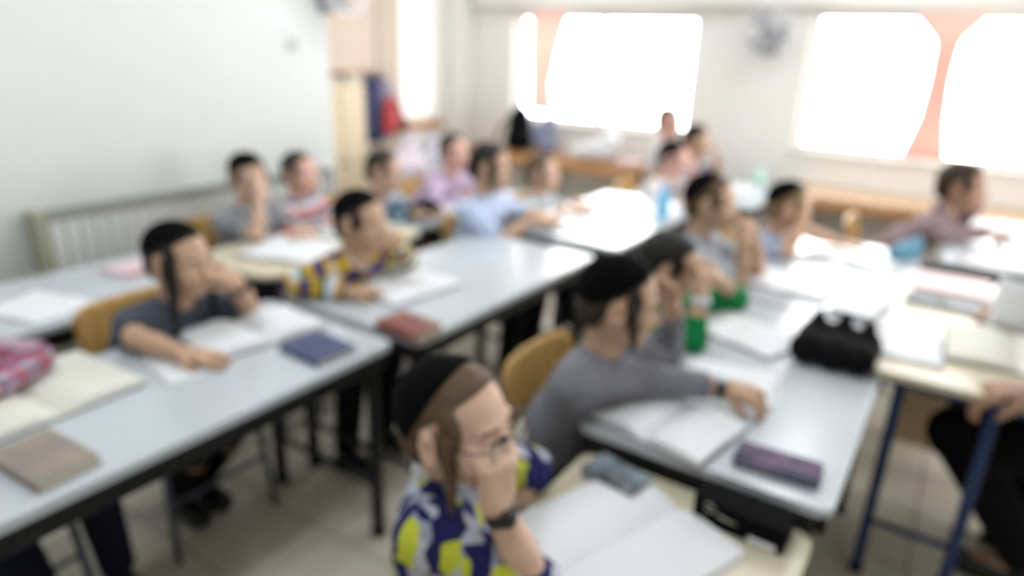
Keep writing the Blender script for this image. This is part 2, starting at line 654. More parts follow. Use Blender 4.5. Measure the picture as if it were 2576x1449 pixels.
def person(label, head, shirt, skin='fair', hair='dark', trousers=None, facing=0.0, yaw=0.0, pitch=0.0, roll=0.0, s=1.0, h=0.006,
           armR=None, armL=None, sleeve='short', cap=True, capdir=(0, 0.55, 0.84), capoff=0.12, locks=0.0, lockr=0.011, glasses=False, watch=(), pelvis=None,
           collar=None, group='pupils seated at the desks', lean=0.0, torso=0.40, hood=False, extra=None, seat=0.42, legs=None, hairlen=0.0, neck=None, edge=None):
    """one seated figure. facing 0 looks along -y; arm = (elbow or None, wrist, hand direction, palm normal, curl[, pole])"""
    trousers = trousers or BLACKCLOTH
    skin_m = SKIN[skin]
    ca, sa = math.cos(facing), math.sin(facing)
    F = v3(sa, -ca, 0)
    Rr = v3(-ca, -sa, 0)        # the figure's right-hand side
    H = np.array(head, float)
    N = H - F * 0.035 * s + v3(0, 0, -0.150 * s) if neck is None else np.array(neck, float)
    if pelvis is None:
        pz = seat + 0.065 * s
        L = torso * s
        dz = N[2] - pz
        back = math.sqrt(max(L * L - dz * dz, 0.0004))
        Pv = np.array([N[0], N[1], pz]) - F * back - Rr * lean
    else:
        Pv = np.array(pelvis, float)
    Mid = (Pv + N) / 2
    if edge is not None:         # sits behind a desk whose far edge is at y = edge and hunches over it
        Pv = v3(N[0] - lean * Rr[0], max(edge + 0.15, N[1] + 0.02), seat + 0.065 * s)
        Mid = v3((N[0] + Pv[0]) / 2, max(edge + 0.115, N[1] + 0.01), 0.655)
    T = unit(N - Mid)
    TL = np.linalg.norm(N - Mid)
    Fp = unit(F - T * (F @ T))
    yaw_m = Matrix.Rotation(facing + math.radians(yaw), 3, 'Z') @ Matrix.Rotation(math.radians(pitch), 3, 'X') @ Matrix.Rotation(math.radians(roll), 3, 'Y')
    HR = np.array(yaw_m)
    hs = 0.212 * s

    def hp(x, y, z):
        return H + HR @ (np.array([x, y, z]) * hs)

    shR = N - T * 0.050 * s + Rr * 0.132 * s + Fp * 0.004
    shL = N - T * 0.050 * s - Rr * 0.132 * s + Fp * 0.004
    arms = []
    for sh, A, sgn in ((shR, armR, 1), (shL, armL, -1)):
        if A is None:
            A = (None, N - T * 0.20 * s + F * 0.27 * s + Rr * sgn * 0.08, F, v3(0, 0, -1), 0.3)
        W = np.array(A[1], float)
        if A[0] is None:
            pole = np.array(A[5], float) if len(A) > 5 else Rr * sgn * 0.8 + v3(0, 0, -0.7) - F * 0.1
            E_ = ik(sh, W, 0.215 * s, 0.195 * s, pole)
        else:
            E_ = np.array(A[0], float)
        arms.append((sh, E_, W, np.array(A[2], float), np.array(A[3], float), A[4], sgn))
    hipR = Pv + Rr * 0.072 * s
    hipL = Pv - Rr * 0.072 * s
    lg = []
    for hip, sgn in ((hipR, 1), (hipL, -1)):
        if legs:
            K, A_ = (np.array(q, float) for q in legs[0 if sgn > 0 else 1])
        else:
            K = hip + F * 0.335 * s + Rr * sgn * 0.03 + v3(0, 0, -0.005)
            A_ = np.array([K[0], K[1], 0.075]) - F * 0.05
        lg.append((hip, K, A_))

    base = v3(Pv[0], Pv[1], 0)
    pts = [H + v3(0.15, 0.15, 0.15) * s, H - v3(0.15, 0.15, 0.15) * s, Pv + 0.13 * s, Pv - 0.13 * s]
    for sh, E_, W, d, n, c, sgn in arms:
        pts += [sh + 0.06, sh - 0.06, E_ + 0.05, E_ - 0.05, W + 0.12 * s, W - 0.12 * s]
    for hip, K, A_ in lg:
        pts += [K + 0.08, K - 0.08, A_ + v3(0.1, 0.1, 0.05), A_ - v3(0.1, 0.1, 0.075)]
    lo = np.min(pts, 0)
    hi = np.max(pts, 0)

    def torso_prims(fd, g, k):
        a = 0.062 * s
        for sg in (1, -1):
            fd.cone(Pv + Rr * sg * a, Mid + Rr * sg * a, 0.080 * s + g, 0.074 * s + g, k)
            fd.cone(Mid + Rr * sg * a, N - T * 0.075 * s + Rr * sg * 0.068 * s, 0.074 * s + g, 0.062 * s + g, k)
        fd.cone(Pv + Fp * 0.015 * s + v3(0, 0, 0.05), Mid + Fp * 0.012 * s, 0.082 * s + g, 0.078 * s + g, k)
        fd.cone(shR, shL, 0.045 * s + g, 0.045 * s + g, k)
        fd.cone(N - T * 0.07 * s, N + T * 0.0, 0.07 * s + g, 0.046 * s + g, k)

    # ---- body: one continuous skin
    fd = Field(lo, hi, h)
    torso_prims(fd, -0.006, 0.03)
    fd.cone(N - T * 0.03, H + HR @ v3(0, 0.10, -0.20) * hs, 0.044 * s, 0.043 * s, 0.03)
    for sh, E_, W, d, n, c, sgn in arms:
        fd.cone(sh, E_, 0.042 * s, 0.032 * s, 0.02)
        fd.cone(E_, E_ * 0.55 + W * 0.45, 0.032 * s, 0.031 * s, 0.012)
        fd.cone(E_ * 0.55 + W * 0.45, W, 0.031 * s, 0.0215 * s, 0.012)
        for a, b, r0, r1, k in hand_prims(W, d, n, c, s * 1.06, sgn > 0):
            fd.cone(a, b, r0, r1, k)
    for hip, K, A_ in lg:
        fd.cone(hip, K, 0.072 * s, 0.050 * s, 0.03)
        fd.cone(K, K * 0.6 + A_ * 0.4, 0.048 * s, 0.048 * s, 0.02)
        fd.cone(K * 0.6 + A_ * 0.4, A_, 0.048 * s, 0.03 * s, 0.02)
        fd.cone(A_ - v3(0, 0, 0.03), A_ - v3(0, 0, 0.045) + F * 0.10 * s, 0.03 * s, 0.022 * s, 0.02)
    # head
    fd.ell(hp(0, 0.05, 0.13), HR, v3(0.355, 0.435, 0.375) * hs, 0.02)
    fd.ell(hp(0, -0.10, -0.13), HR, v3(0.285, 0.30, 0.335) * hs, 0.03)
    fd.ell(hp(0, -0.275, -0.40), HR, v3(0.13, 0.11, 0.10) * hs, 0.03)
    for sg in (1, -1):
        fd.ell(hp(sg * 0.17, -0.29, -0.13), HR, v3(0.12, 0.10, 0.12) * hs, 0.02)     # cheeks
    fd.cone(hp(-0.19, -0.335, 0.085), hp(0.19, -0.335, 0.085), 0.045 * hs, 0.045 * hs, 0.015)   # brow
    for sg in (1, -1):
        fd.ell(hp(sg * 0.155, -0.46, -0.005), HR, v3(0.085, 0.085, 0.055) * hs, 0.008, 's')
    fd.cone(hp(0, -0.37, 0.02), hp(0, -0.475, -0.135), 0.036 * hs, 0.055 * hs, 0.010)
    for sg in (1, -1):
        fd.ell(hp(sg * 0.055, -0.43, -0.155), HR, v3(0.042, 0.05, 0.036) * hs, 0.006)
    fd.ell(hp(0, -0.385, -0.265), HR, v3(0.125, 0.05, 0.045) * hs, 0.008)
    for sg in (1, -1):
        fd.ell(hp(sg * 0.375, 0.05, -0.03), np.array(yaw_m @ Matrix.Rotation(sg * 0.45, 3, 'Z')), v3(0.042, 0.115, 0.17) * hs, 0.006)
        fd.ell(hp(sg * 0.425, 0.02, -0.02), HR, v3(0.03, 0.055, 0.09) * hs, 0.004, 's')
    fd.cutz(0.012)
    me, V = fd.mesh('person')
    me.transform(Matrix.Translation(Vector(-base)))
    body = link('person', me, skin_m)
    body.location = Vector(base)
    tag(body, label, 'person', group)

    def child(fld, name, m, parent=body, stripe=None):
        me_, V_ = fld.mesh(name)
        if stripe is not None and len(V_):
            at_ = me_.attributes.new('stripe', 'FLOAT', 'POINT')
            best = np.full(len(V_), 1e9)
            val = np.zeros(len(V_))
            for a, b, off, wgt in stripe:
                ab = b - a
                L_ = np.linalg.norm(ab)
                t = ((V_ - a) @ ab) / (L_ * L_)
                tc = np.clip(t, 0, 1)
                d = np.linalg.norm(V_ - a - tc[:, None] * ab, axis=1) * wgt
                m_ = d < best
                best[m_] = d[m_]
                val[m_] = (off + t * L_)[m_]
            at_.data.foreach_set('value', val.astype(np.float32))
        me_.transform(Matrix.Translation(Vector(-base)))
        return link(name, me_, m, parent)

    # ---- shirt
    fs = Field(lo, hi, max(h, 0.005))
    g = 0.008
    torso_prims(fs, g, 0.03)
    bones = [(N, Mid, 0.0, 0.55), (Mid, Pv, TL, 0.55)]
    for sh, E_, W, d, n, c, sgn in arms:
        if sleeve == 'short':
            e = sh * 0.22 + E_ * 0.78
            fs.cone(sh, e, 0.046 * s + g, 0.046 * s + g, 0.02, flat=True)
            bones.append((sh, e, 0.02, 1.0))
        else:
            q = (0.80 if any(w_[0] == ('R' if sgn > 0 else 'L') for w_ in watch) else 0.93) if sleeve == 'long' else (0.55 if sleeve == 'three' else 0.14)
            e = E_ * (1 - q) + W * q
            fs.cone(sh, E_, 0.044 * s + g, 0.038 * s + g, 0.02)
            fs.cone(E_, e, 0.038 * s + g, 0.027 * s + g, 0.012, flat=True)
            bones += [(sh, E_, 0.02, 1.0), (E_, e, 0.02 + np.linalg.norm(E_ - sh), 1.0)]
    fs.cone(N - T * 0.005, N + T * 0.1, 0.040 * s, 0.05 * s, 0.004, 's')
    if hood:
        for q in np.linspace(-0.9, 0.9, 7):
            fs.ell(N - Fp * 0.055 * math.cos(q) + Rr * 0.07 * math.sin(q) + T * 0.01, np.eye(3), (0.035, 0.035, 0.032), 0.02)
    child(fs, 'shirt', shirt, stripe=bones)
    if collar is not None:
        fc = Field(N - 0.14, N + 0.14, 0.004)
        for q in range(14):
            a0, a1 = 2 * math.pi * q / 14, 2 * math.pi * (q + 1) / 14
            ra = 0.052 * s
            pa = N + T * 0.004 + (Fp * math.cos(a0) * 1.02 + Rr * math.sin(a0)) * ra
            pb = N + T * 0.004 + (Fp * math.cos(a1) * 1.02 + Rr * math.sin(a1)) * ra
            if q in (0, 13):
                pa, pb = pa - T * 0.02, pb - T * 0.012
            fc.cone(pa, pb, 0.011, 0.011, 0.004)
        for sg in (1, -1):
            fc.cone(N + Fp * 0.055 * s + Rr * sg * 0.018 - T * 0.008, N + Fp * 0.065 * s + Rr * sg * 0.04 - T * 0.045, 0.010, 0.007, 0.006)
        child(fc, 'collar', collar)
    # ---- trousers and shoes
    ft = Field(np.minimum(lo, Pv - 0.15), hi, max(h, 0.007))
    ft.cone(hipR, hipL, 0.085 * s, 0.085 * s, 0.03)
    for hip, K, A_ in lg:
        ft.cone(hip, K, 0.082 * s, 0.062 * s, 0.03)
        ft.cone(K, A_ + v3(0, 0, 0.01), 0.060 * s, 0.047 * s, 0.02, flat=True)
    child(ft, 'trousers', trousers)
    for hip, K, A_ in lg:
        fo = Field(A_ - v3(0.16, 0.16, 0.08), A_ + v3(0.16, 0.16, 0.06), 0.007)
        fo.cone(v3(A_[0], A_[1], 0.040) - F * 0.02, v3(A_[0], A_[1], 0.032) + F * 0.115 * s, 0.038 * s, 0.034 * s, 0.01)
        fo.cone(v3(A_[0], A_[1], 0.04), v3(A_[0], A_[1], 0.085), 0.038 * s, 0.034 * s, 0.015)
        fo.cutz(0.004)
        child(fo, 'shoe', SHOE)
    # ---- hair, skullcap, sidelocks
    hh = min(h, 0.005)
    fh = Field(H - 0.20 * s, H + 0.20 * s, hh)
    tk = 0.022 + hairlen
    fh.ell(hp(0, 0.055, 0.135), HR, v3(0.355 + tk, 0.435 + tk, 0.375 + tk) * hs, 0, 'u', cut=[(unit(v3(0, -0.60, -0.80)), -0.015 * hs), (unit(v3(0, -1, 0.12)), 0.395 * hs)])
    fh.ell(hp(0, 0.055, 0.135), HR, v3(0.375 + tk, 0.450 + tk, 0.40 + tk) * hs, 0.008, 'u', cut=[(v3(0, -1, 0), -0.10 * hs)])
    fh.ell(hp(0, 0.20, -0.10), HR, v3(0.31 + tk, 0.28 + tk, 0.27) * hs, 0.012, 'u', cut=[(v3(0, -1, 0), 0.0)])      # nape
    for sg in (1, -1):
        fh.ell(hp(sg * 0.325, -0.12, 0.11), HR, v3(0.065, 0.10, 0.17) * hs, 0.012)   # sideburn
    child(fh, 'hair', HAIRS[hair])
    if cap:
        fk = Field(H - 0.22 * s, H + 0.22 * s, hh)
        dr = unit(v3(*capdir))
        fk.ell(hp(0, 0.055, 0.135), HR, v3(0.355 + tk + 0.03, 0.435 + tk + 0.03, 0.375 + tk + 0.03) * hs, 0, 'u', cut=[(-dr, -capoff * hs)])
        child(fk, 'skullcap', VELVET)
    if locks:
        for sg in (1, -1):
            p0 = hp(sg * 0.345, -0.12, 0.05)
            fl = Field(p0 - v3(0.09, 0.09, locks + 0.05), p0 + v3(0.09, 0.09, 0.06), 0.004)
            p = p0
            for q in range(6):
                dd = v3(0.004 * math.sin(q * 1.7), 0.004 * math.cos(q * 1.3), -locks / 6)
                p2 = p + dd + Fp * (0.10 * locks / 6) - HR @ v3(-sg, 0, 0) * 0.002
                rr = lockr * s * (1.25 - 0.15 * q)
                fl.cone(p, p2, rr, rr * 0.92, 0.004)
                p = p2
            child(fl, 'sidelock', HAIRS[hair])
    # ---- face
    em, im = eye_mesh()
    for sg in (1, -1):
        e = link('eye', em, EYEWHITE, body)
        e.matrix_local = Matrix.Translation(Vector(hp(sg * 0.155, -0.325, -0.005) - base)) @ yaw_m.to_4x4() @ Matrix.Rotation(math.radians(90), 4, 'X') @ Matrix.Scale(0.062 * hs, 4)
        i_ = link('iris', im, IRIS, e)
        fb = Field(hp(sg * 0.155, -0.37, 0.10) - 0.04, hp(sg * 0.155, -0.37, 0.10) + 0.04, 0.0025)
        fb.cone(hp(sg * 0.075, -0.392, 0.092), hp(sg * 0.24, -0.365, 0.115), 0.019 * hs, 0.014 * hs, 0.002)
        child(fb, 'eyebrow', HAIRS[hair])
    fl = Field(hp(0, -0.42, -0.27) - 0.05, hp(0, -0.42, -0.27) + 0.05, 0.003)
    fl.ell(hp(0, -0.420, -0.248), HR, v3(0.105, 0.026, 0.018) * hs, 0)
    fl.ell(hp(0, -0.415, -0.288), HR, v3(0.090, 0.028, 0.022) * hs, 0)
    child(fl, 'lips', LIP)
    if glasses:
        g_ = B()
        fr_pts = []
        for sg in (1, -1):
            c0 = hp(sg * 0.165, -0.455, -0.01)
            ring = [c0 + HR @ v3(math.cos(q) * 0.125, 0, math.sin(q) * 0.085) * hs - base for q in np.linspace(0, 2 * math.pi, 25)]
            g_.tube(ring, 0.0016, 6)
            g_.tube([hp(sg * 0.285, -0.45, 0.02) - base, hp(sg * 0.385, -0.36, 0.035) - base, hp(sg * 0.395, 0.0, 0.03) - base, hp(sg * 0.39, 0.10, -0.05) - base], 0.0018, 6)
        g_.tube([hp(0.045, -0.46, 0.01) - base, hp(0, -0.475, 0.025) - base, hp(-0.045, -0.46, 0.01) - base], 0.0016, 6)
        go = g_.obj('glasses', SPEC, body, True)
        for sg in (1, -1):
            lens = B()
            c0 = hp(sg * 0.165, -0.455, -0.01) - base
            tmpv = [c0 + HR @ v3(math.cos(q) * 0.122, 0, math.sin(q) * 0.082) * hs for q in np.linspace(0, 2 * math.pi, 24, endpoint=False)]
            vs = [lens.bm.verts.new(q) for q in tmpv]
            lens.bm.faces.new(vs)
            lens.obj('lens', glass_mat(), go)
    for side, fm, strap in watch:
        sh, E_, W, d, n, c, sgn = arms[0 if side == 'R' else 1]
        ax_ = unit(W - E_)
        c0 = W - ax_ * 0.018 * s
        wb = B()
        nn = unit(n - ax_ * (n @ ax_))
        ww = np.cross(ax_, nn)
        M = Matrix((tuple(ww) + (0,), tuple(-nn) + (0,), tuple(ax_) + (0,), (0, 0, 0, 1))).transposed()
        M.translation = Vector(c0 - base)
        r_ = 0.0255 * s
        wb.lathe([(r_, -0.012), (r_ + 0.003, -0.010), (r_ + 0.003, 0.010), (r_, 0.012)], 24, M)
        wo = wb.obj('wristwatch', strap, body, True)
        fb_ = B().lathe([(0, 0.004), (0.013, 0.004), (0.016, 0.0), (0.016, -0.006), (0, -0.006)], 20,
                        M @ Matrix.Translation((0, r_ + 0.004, 0)) @ Matrix.Rotation(math.radians(-90), 4, 'X'))
        fb_.obj('watch_face', fm, wo, True)
    if extra:
        extra(body, base, locals())
    return body


# ------------------------------------------------------------------ materials of the room
WALL = mat('wall_paint_white', (0.89, 0.90, 0.89), 0.55, 0.4, noise=0.015, nscale=3)
WALL_CREAM = mat('wall_paint_cream', (0.965, 0.957, 0.935), 0.7, 0.3, noise=0.02, nscale=3)
CEIL = mat('ceiling_white', (0.93, 0.93, 0.91), 0.8, 0.2, noise=0.01)
GROUT = mat('floor_grout', (0.58, 0.55, 0.49), 0.8, 0.2)
TILE = ramp_mat('terrazzo', 'noise', [(0.0, (0.79, 0.755, 0.68)), (0.45, (0.86, 0.83, 0.76)), (0.62, (0.90, 0.87, 0.81)), (1.0, (0.80, 0.76, 0.69))], scale=120, rough=0.15, constant=False)
WHITETOP = mat('laminate_white', (0.775, 0.80, 0.825), 0.22, 0.5, noise=0.01, nscale=8)
BEIGETOP = mat('laminate_beige', (0.86, 0.82, 0.72), 0.3, 0.5, noise=0.02, nscale=8)
BLACKSTEEL = mat('steel_black', (0.065, 0.065, 0.07), 0.45, 0.4, noise=0.1)
BLUESTEEL = mat('steel_blue', (0.14, 0.22, 0.40), 0.4, 0.4, noise=0.08)
GREYSTEEL = mat('steel_blue_grey', (0.30, 0.33, 0.40), 0.4, 0.4, noise=0.08)
RUBBER = mat('rubber_black', (0.06, 0.06, 0.06), 0.8, 0.2)
PLY = ramp_mat('plywood_honey', 'wave', [(0.0, (0.73, 0.57, 0.32)), (1.0, (0.78, 0.63, 0.39))], scale=5, rough=0.4, constant=False, noise=4.0, vscale=(1, 1, 8))
ORANGEWOOD = ramp_mat('wood_orange', 'wave', [(0.0, (0.74, 0.54, 0.36)), (1.0, (0.82, 0.63, 0.45))], scale=4, rough=0.3, constant=False, noise=5.0, vscale=(6, 1, 6))
TANWOOD = ramp_mat('wood_tan_panel', 'wave', [(0.0, (0.82, 0.72, 0.58)), (1.0, (0.87, 0.77, 0.63))], scale=4, rough=0.5, constant=False, noise=5.0, vscale=(1, 1, 6))
ALU = mat('window_frame_white', (0.90, 0.90, 0.88), 0.4, 0.5)
RAD = mat('radiator_white', (0.87, 0.875, 0.86), 0.4, 0.5, noise=0.02)
RADGRILLE = mat('radiator_grille', (0.60, 0.61, 0.57), 0.5, 0.4)
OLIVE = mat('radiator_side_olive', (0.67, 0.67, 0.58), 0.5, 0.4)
PAGE = ramp_mat('page_print', 'wave', [(0.0, (0.86, 0.87, 0.885)), (0.5, (0.94, 0.945, 0.955)), (1.0, (0.95, 0.955, 0.965))], scale=42, rough=0.75, constant=False, noise=0.6, rot=(0, 0, math.pi / 2))
PAGECREAM = ramp_mat('page_print_cream', 'wave', [(0.0, (0.85, 0.845, 0.80)), (0.5, (0.92, 0.915, 0.875)), (1.0, (0.93, 0.925, 0.885))], scale=42, rough=0.75, constant=False, noise=0.6, rot=(0, 0, math.pi / 2))
PAPER = mat('paper_white', (0.94, 0.945, 0.96), 0.7, 0.3, noise=0.01)
EDGE = mat('page_edges', (0.86, 0.84, 0.76), 0.8, 0.2, noise=0.08, nscale=200)
WHITEPLASTIC = mat('plastic_white', (0.92, 0.92, 0.92), 0.35, 0.5)
GREYPLASTIC = mat('plastic_grey', (0.55, 0.56, 0.60), 0.4, 0.5)


# ------------------------------------------------------------------ room shell
XF, YL, YA = 5.4, 3.2, 4.15          # window wall, radiator wall, alcove wall
XB, YR, ZC = -1.8, -2.4, 2.7
XC = 2.88                            # corner where the radiator wall stops

floor = B().box(XB - 0.2, XF + 0.2, YR - 0.2, YA + 0.2, -0.2, -0.004).obj('floor', GROUT)
tag(floor, kind='structure')
T_ = 0.335
tile_me = B().box(-T_ / 2 + 0.003, T_ / 2 - 0.003, -T_ / 2 + 0.003, T_ / 2 - 0.003, -0.02, 0.0, bev=0.002, seg=1).mesh('floor_tile')
tile_me.materials.append(TILE)
nx0, ny0 = -0.05, -1.12
NX, NY = 17, 16
count = 0
for i in range(NX):
    for j in range(NY):
        cx_, cy_ = nx0 + T_ * (i + 0.5), ny0 + T_ * (j + 0.5)
        if cx_ + T_ / 2 > XF + 0.2 or (cx_ < XC - 0.05 and cy_ > YL + 0.12) or cy_ > YA + 0.1:
            continue
        t = bpy.data.objects.new('floor_tile', tile_me)
        COL.objects.link(t)
        t.parent = floor
        t.location = (cx_, cy_, random.uniform(-0.0008, 0.0006))
        t.rotation_euler = (0, 0, random.choice((0, 1, 2, 3)) * math.pi / 2)
B().box(XB, nx0, YR, YL, -0.02, 0.0).box(nx0, XF, YR, ny0, -0.02, 0.0).obj('outer_floor_slab', TILE, floor)

ceiling = tag(B().box(XB - 0.2, XF + 0.2, YR - 0.2, YA + 0.2, ZC, ZC + 0.15).obj('ceiling', CEIL), kind='structure')
tag(B().box(XB, XC, YL, YA + 0.2, 0, ZC, bev=0.012).obj('wall_left', WALL), kind='structure')
tag(B().box(XB - 0.2, XB, YR - 0.2, YA + 0.2, 0, ZC).obj('wall_back', WALL), kind='structure')


def wall_with_holes(name, axis, pos, thick, a0, a1, holes, m):
    """wall slab in the plane axis = pos; holes = [(a0, a1, z0, z1)]"""
    b = B()
    cuts = sorted(set([a0, a1] + [h_ for q in holes for h_ in q[:2]]))
    for u0, u1 in zip(cuts, cuts[1:]):
        hs_ = [q for q in holes if q[0] <= u0 + 1e-6 and q[1] >= u1 - 1e-6]
        spans = [(0, hs_[0][2]), (hs_[0][3], ZC)] if hs_ else [(0, ZC)]
        for z0, z1 in spans:
            if axis == 'x':
                b.box(pos, pos + thick, u0, u1, z0, z1)
            else:
                b.box(u0, u1, pos, pos + thick, z0, z1)
    return tag(b.obj(name, m), kind='structure')


W1 = (1.94, 3.60, 0.97, 1.87)
W2 = (-1.25, 1.10, 0.95, 1.89)
W3 = (4.50, 5.03, 0.93, 2.05)
W_FILL = (2.5, 4.4, 0.85, 1.70)  # added opening out of view, brightens faces, floor and left wall
wall_with_holes('wall_front', 'y', YR - 0.2, 0.2, XB, XF + 0.2, [W_FILL], WALL)
portal(((W_FILL[0] + W_FILL[1]) / 2, YR - 0.15, (W_FILL[2] + W_FILL[3]) / 2), (math.radians(90), 0, 0), W_FILL[1] - W_FILL[0], W_FILL[3] - W_FILL[2])
wall_with_holes('wall_window_side', 'x', XF, 0.2, YR - 0.2, YA + 0.2, [W1, W2], WALL_CREAM)
wall_with_holes('wall_alcove', 'y', YA, 0.2, XC, XF, [W3], WALL_CREAM)
portal((XF + 0.15, (W1[0] + W1[1]) / 2, (W1[2] + W1[3]) / 2), (0, math.radians(90), 0), W1[3] - W1[2], W1[1] - W1[0])
portal((XF + 0.15, (W2[0] + W2[1]) / 2, (W2[2] + W2[3]) / 2), (0, math.radians(90), 0), W2[3] - W2[2], W2[1] - W2[0])
portal(((W3[0] + W3[1]) / 2, YA + 0.15, (W3[2] + W3[3]) / 2), (math.radians(-90), 0, 0), W3[1] - W3[0], W3[3] - W3[2])


def window(name, axis, pos, a0, a1, z0, z1, n, sill_m, sill_h=0.025):
    def bx(b, u0, u1, d0, d1, q0, q1, bev=0.003):
        return b.box(d0, d1, u0, u1, q0, q1, bev) if axis == 'x' else b.box(u0, u1, d0, d1, q0, q1, bev)
    fr = B()
    w = 0.035
    d0, d1 = pos + 0.09, pos + 0.14
    bx(fr, a0, a1, d0, d1, z0, z0 + w)
    bx(fr, a0, a1, d0, d1, z1 - w, z1)
    bx(fr, a0, a0 + w, d0, d1, z0 + w, z1 - w)
    bx(fr, a1 - w, a1, d0, d1, z0 + w, z1 - w)
    root = fr.obj(name, ALU)
    tag(root, kind='structure')
    for i in range(1, n):
        u = a0 + (a1 - a0) * i / n
        bx(B(), u - 0.02, u + 0.02, d0, d1, z0 + w, z1 - w).obj('window_mullion', ALU, root)
    for i in range(n):
        u0, u1 = a0 + (a1 - a0) * i / n + 0.02, a0 + (a1 - a0) * (i + 1) / n - 0.02
        bx(B(), u0, u1, pos + 0.112, pos + 0.116, z0 + w, z1 - w, 0).obj('window_pane', glass_mat(), root)
    bx(B(), a0 - 0.02, a1 + 0.02, pos - 0.03, pos + 0.10, z0 - sill_h, z0 + 0.003, 0.004).obj('window_sill', sill_m, root)
    return root


window('window_1', 'x', XF, *W1, 2, ALU)
window('window_2', 'x', XF, *W2, 3, ALU)
b_ = B()
window('window_3', 'y', YA, *W3, 1, ORANGEWOOD, 0.055)
window('fill_window', 'y', YR - 0.22, *W_FILL, 3, ALU)  # added window, unseen, there only to let in fill light
# white translucent blind added over the narrow window to dim its glow
def dimming_blind_mat():
    m = bpy.data.materials.new('dimming_blind_white')
    m.use_nodes = True
    nt = m.node_tree
    nt.nodes.remove(nt.nodes['Principled BSDF'])
    d = nt.nodes.new('ShaderNodeBsdfDiffuse')
    t = nt.nodes.new('ShaderNodeBsdfTranslucent')
    wv = nt.nodes.new('ShaderNodeTexNoise')
    wv.inputs['Scale'].default_value = 200
    rp = nt.nodes.new('ShaderNodeValToRGB')
    rp.color_ramp.elements[0].color = (*lin((0.95, 0.945, 0.94)), 1)
    rp.color_ramp.elements[1].color = (*lin((0.97, 0.965, 0.96)), 1)
    nt.links.new(wv.outputs['Fac'], rp.inputs['Fac'])
    nt.links.new(rp.outputs['Color'], d.inputs['Color'])
    nt.links.new(rp.outputs['Color'], t.inputs['Color'])
    mx = nt.nodes.new('ShaderNodeMixShader')
    mx.inputs[0].default_value = 0.34
    nt.links.new(d.outputs[0], mx.inputs[1])
    nt.links.new(t.outputs[0], mx.inputs[2])
    nt.links.new(mx.outputs[0], nt.nodes['Material Output'].inputs['Surface'])
    return m


_r = empty('dimming_blind', ((W3[0] + W3[1]) / 2, YA + 0.05, W3[3]))
tag(_r, 'white blind added to dim the narrow alcove window', 'blind')
_hw = (W3[1] - W3[0]) / 2 - 0.004
B().box(-_hw, _hw, -0.001, 0.001, W3[2] - W3[3] + 0.03, -0.03).obj('blind_fabric', dimming_blind_mat(), _r)
B().tube([(-_hw, 0.0, -0.022), (_hw, 0.0, -0.022)], 0.018, 14).obj('blind_roll', WHITEPLASTIC, _r, True)
B().box(-_hw, _hw, -0.006, 0.006, W3[2] - W3[3] + 0.012, W3[2] - W3[3] + 0.030, 0.002).obj('bottom_bar', WHITEPLASTIC, _r)
# boxed curtain rail / beam that runs above the windows
tag(B().box(XF - 0.10, XF, YR, 4.0, 1.93, 2.06, bev=0.006).obj('trim_1', WALL_CREAM), kind='structure')
# round-edged column in the alcove corner
tag(B().box(5.14, 5.40, YA - 0.10, YA, 0, ZC, bev=0.02).obj('trim_2', WALL_CREAM), kind='structure')
tag(B().box(4.21, 4.46, YA - 0.05, YA, 0, 2.3, bev=0.004).obj('trim_3', mat('panel_tan_grey', (0.80, 0.74, 0.67), 0.6)), kind='structure')
tag(B().box(XF - 0.012, XF, YR, YA, 0, 0.08, bev=0.003).obj('baseboard_window_side', mat('baseboard_tile', (0.66, 0.62, 0.55), 0.4)), kind='structure')
tag(B().box(XB, XC, YL - 0.012, YL, 0, 0.08, bev=0.003).obj('baseboard_left', MATS['baseboard_tile']), kind='structure')

# ------------------------------------------------------------------ ceiling fill lights, added out of view to brighten the room
FILLWHITE = mat('fill_light_diffuser', (0.955, 0.98, 1.0), 0.5, emit=FILL_STRENGTH)
for (lx, ly, where) in ((0.5, 0.6, 'above the front desk'), (0.5, 2.2, 'nearest the radiator wall'), (2.7, 0.6, 'above the pencil case row'), (2.7, 2.2, 'before the coat alcove'), (4.5, 0.6, 'close to the right window'), (4.4, 2.8, 'close to the left window')):
    r = empty('ceiling_fill_light', (lx, ly, ZC - 0.09))
    tag(r, 'added long white fill light on the ceiling ' + where, 'ceiling light', 'added ceiling fill lights')
    B().box(-0.62, 0.62, -0.10, 0.10, 0.05, 0.09, bev=0.006).obj('housing', WHITEPLASTIC, r)
    B().box(-0.60, 0.60, -0.085, 0.085, 0.012, 0.048, bev=0.012).obj('diffuser', FILLWHITE, r)

# ------------------------------------------------------------------ desks
DESKS = {}


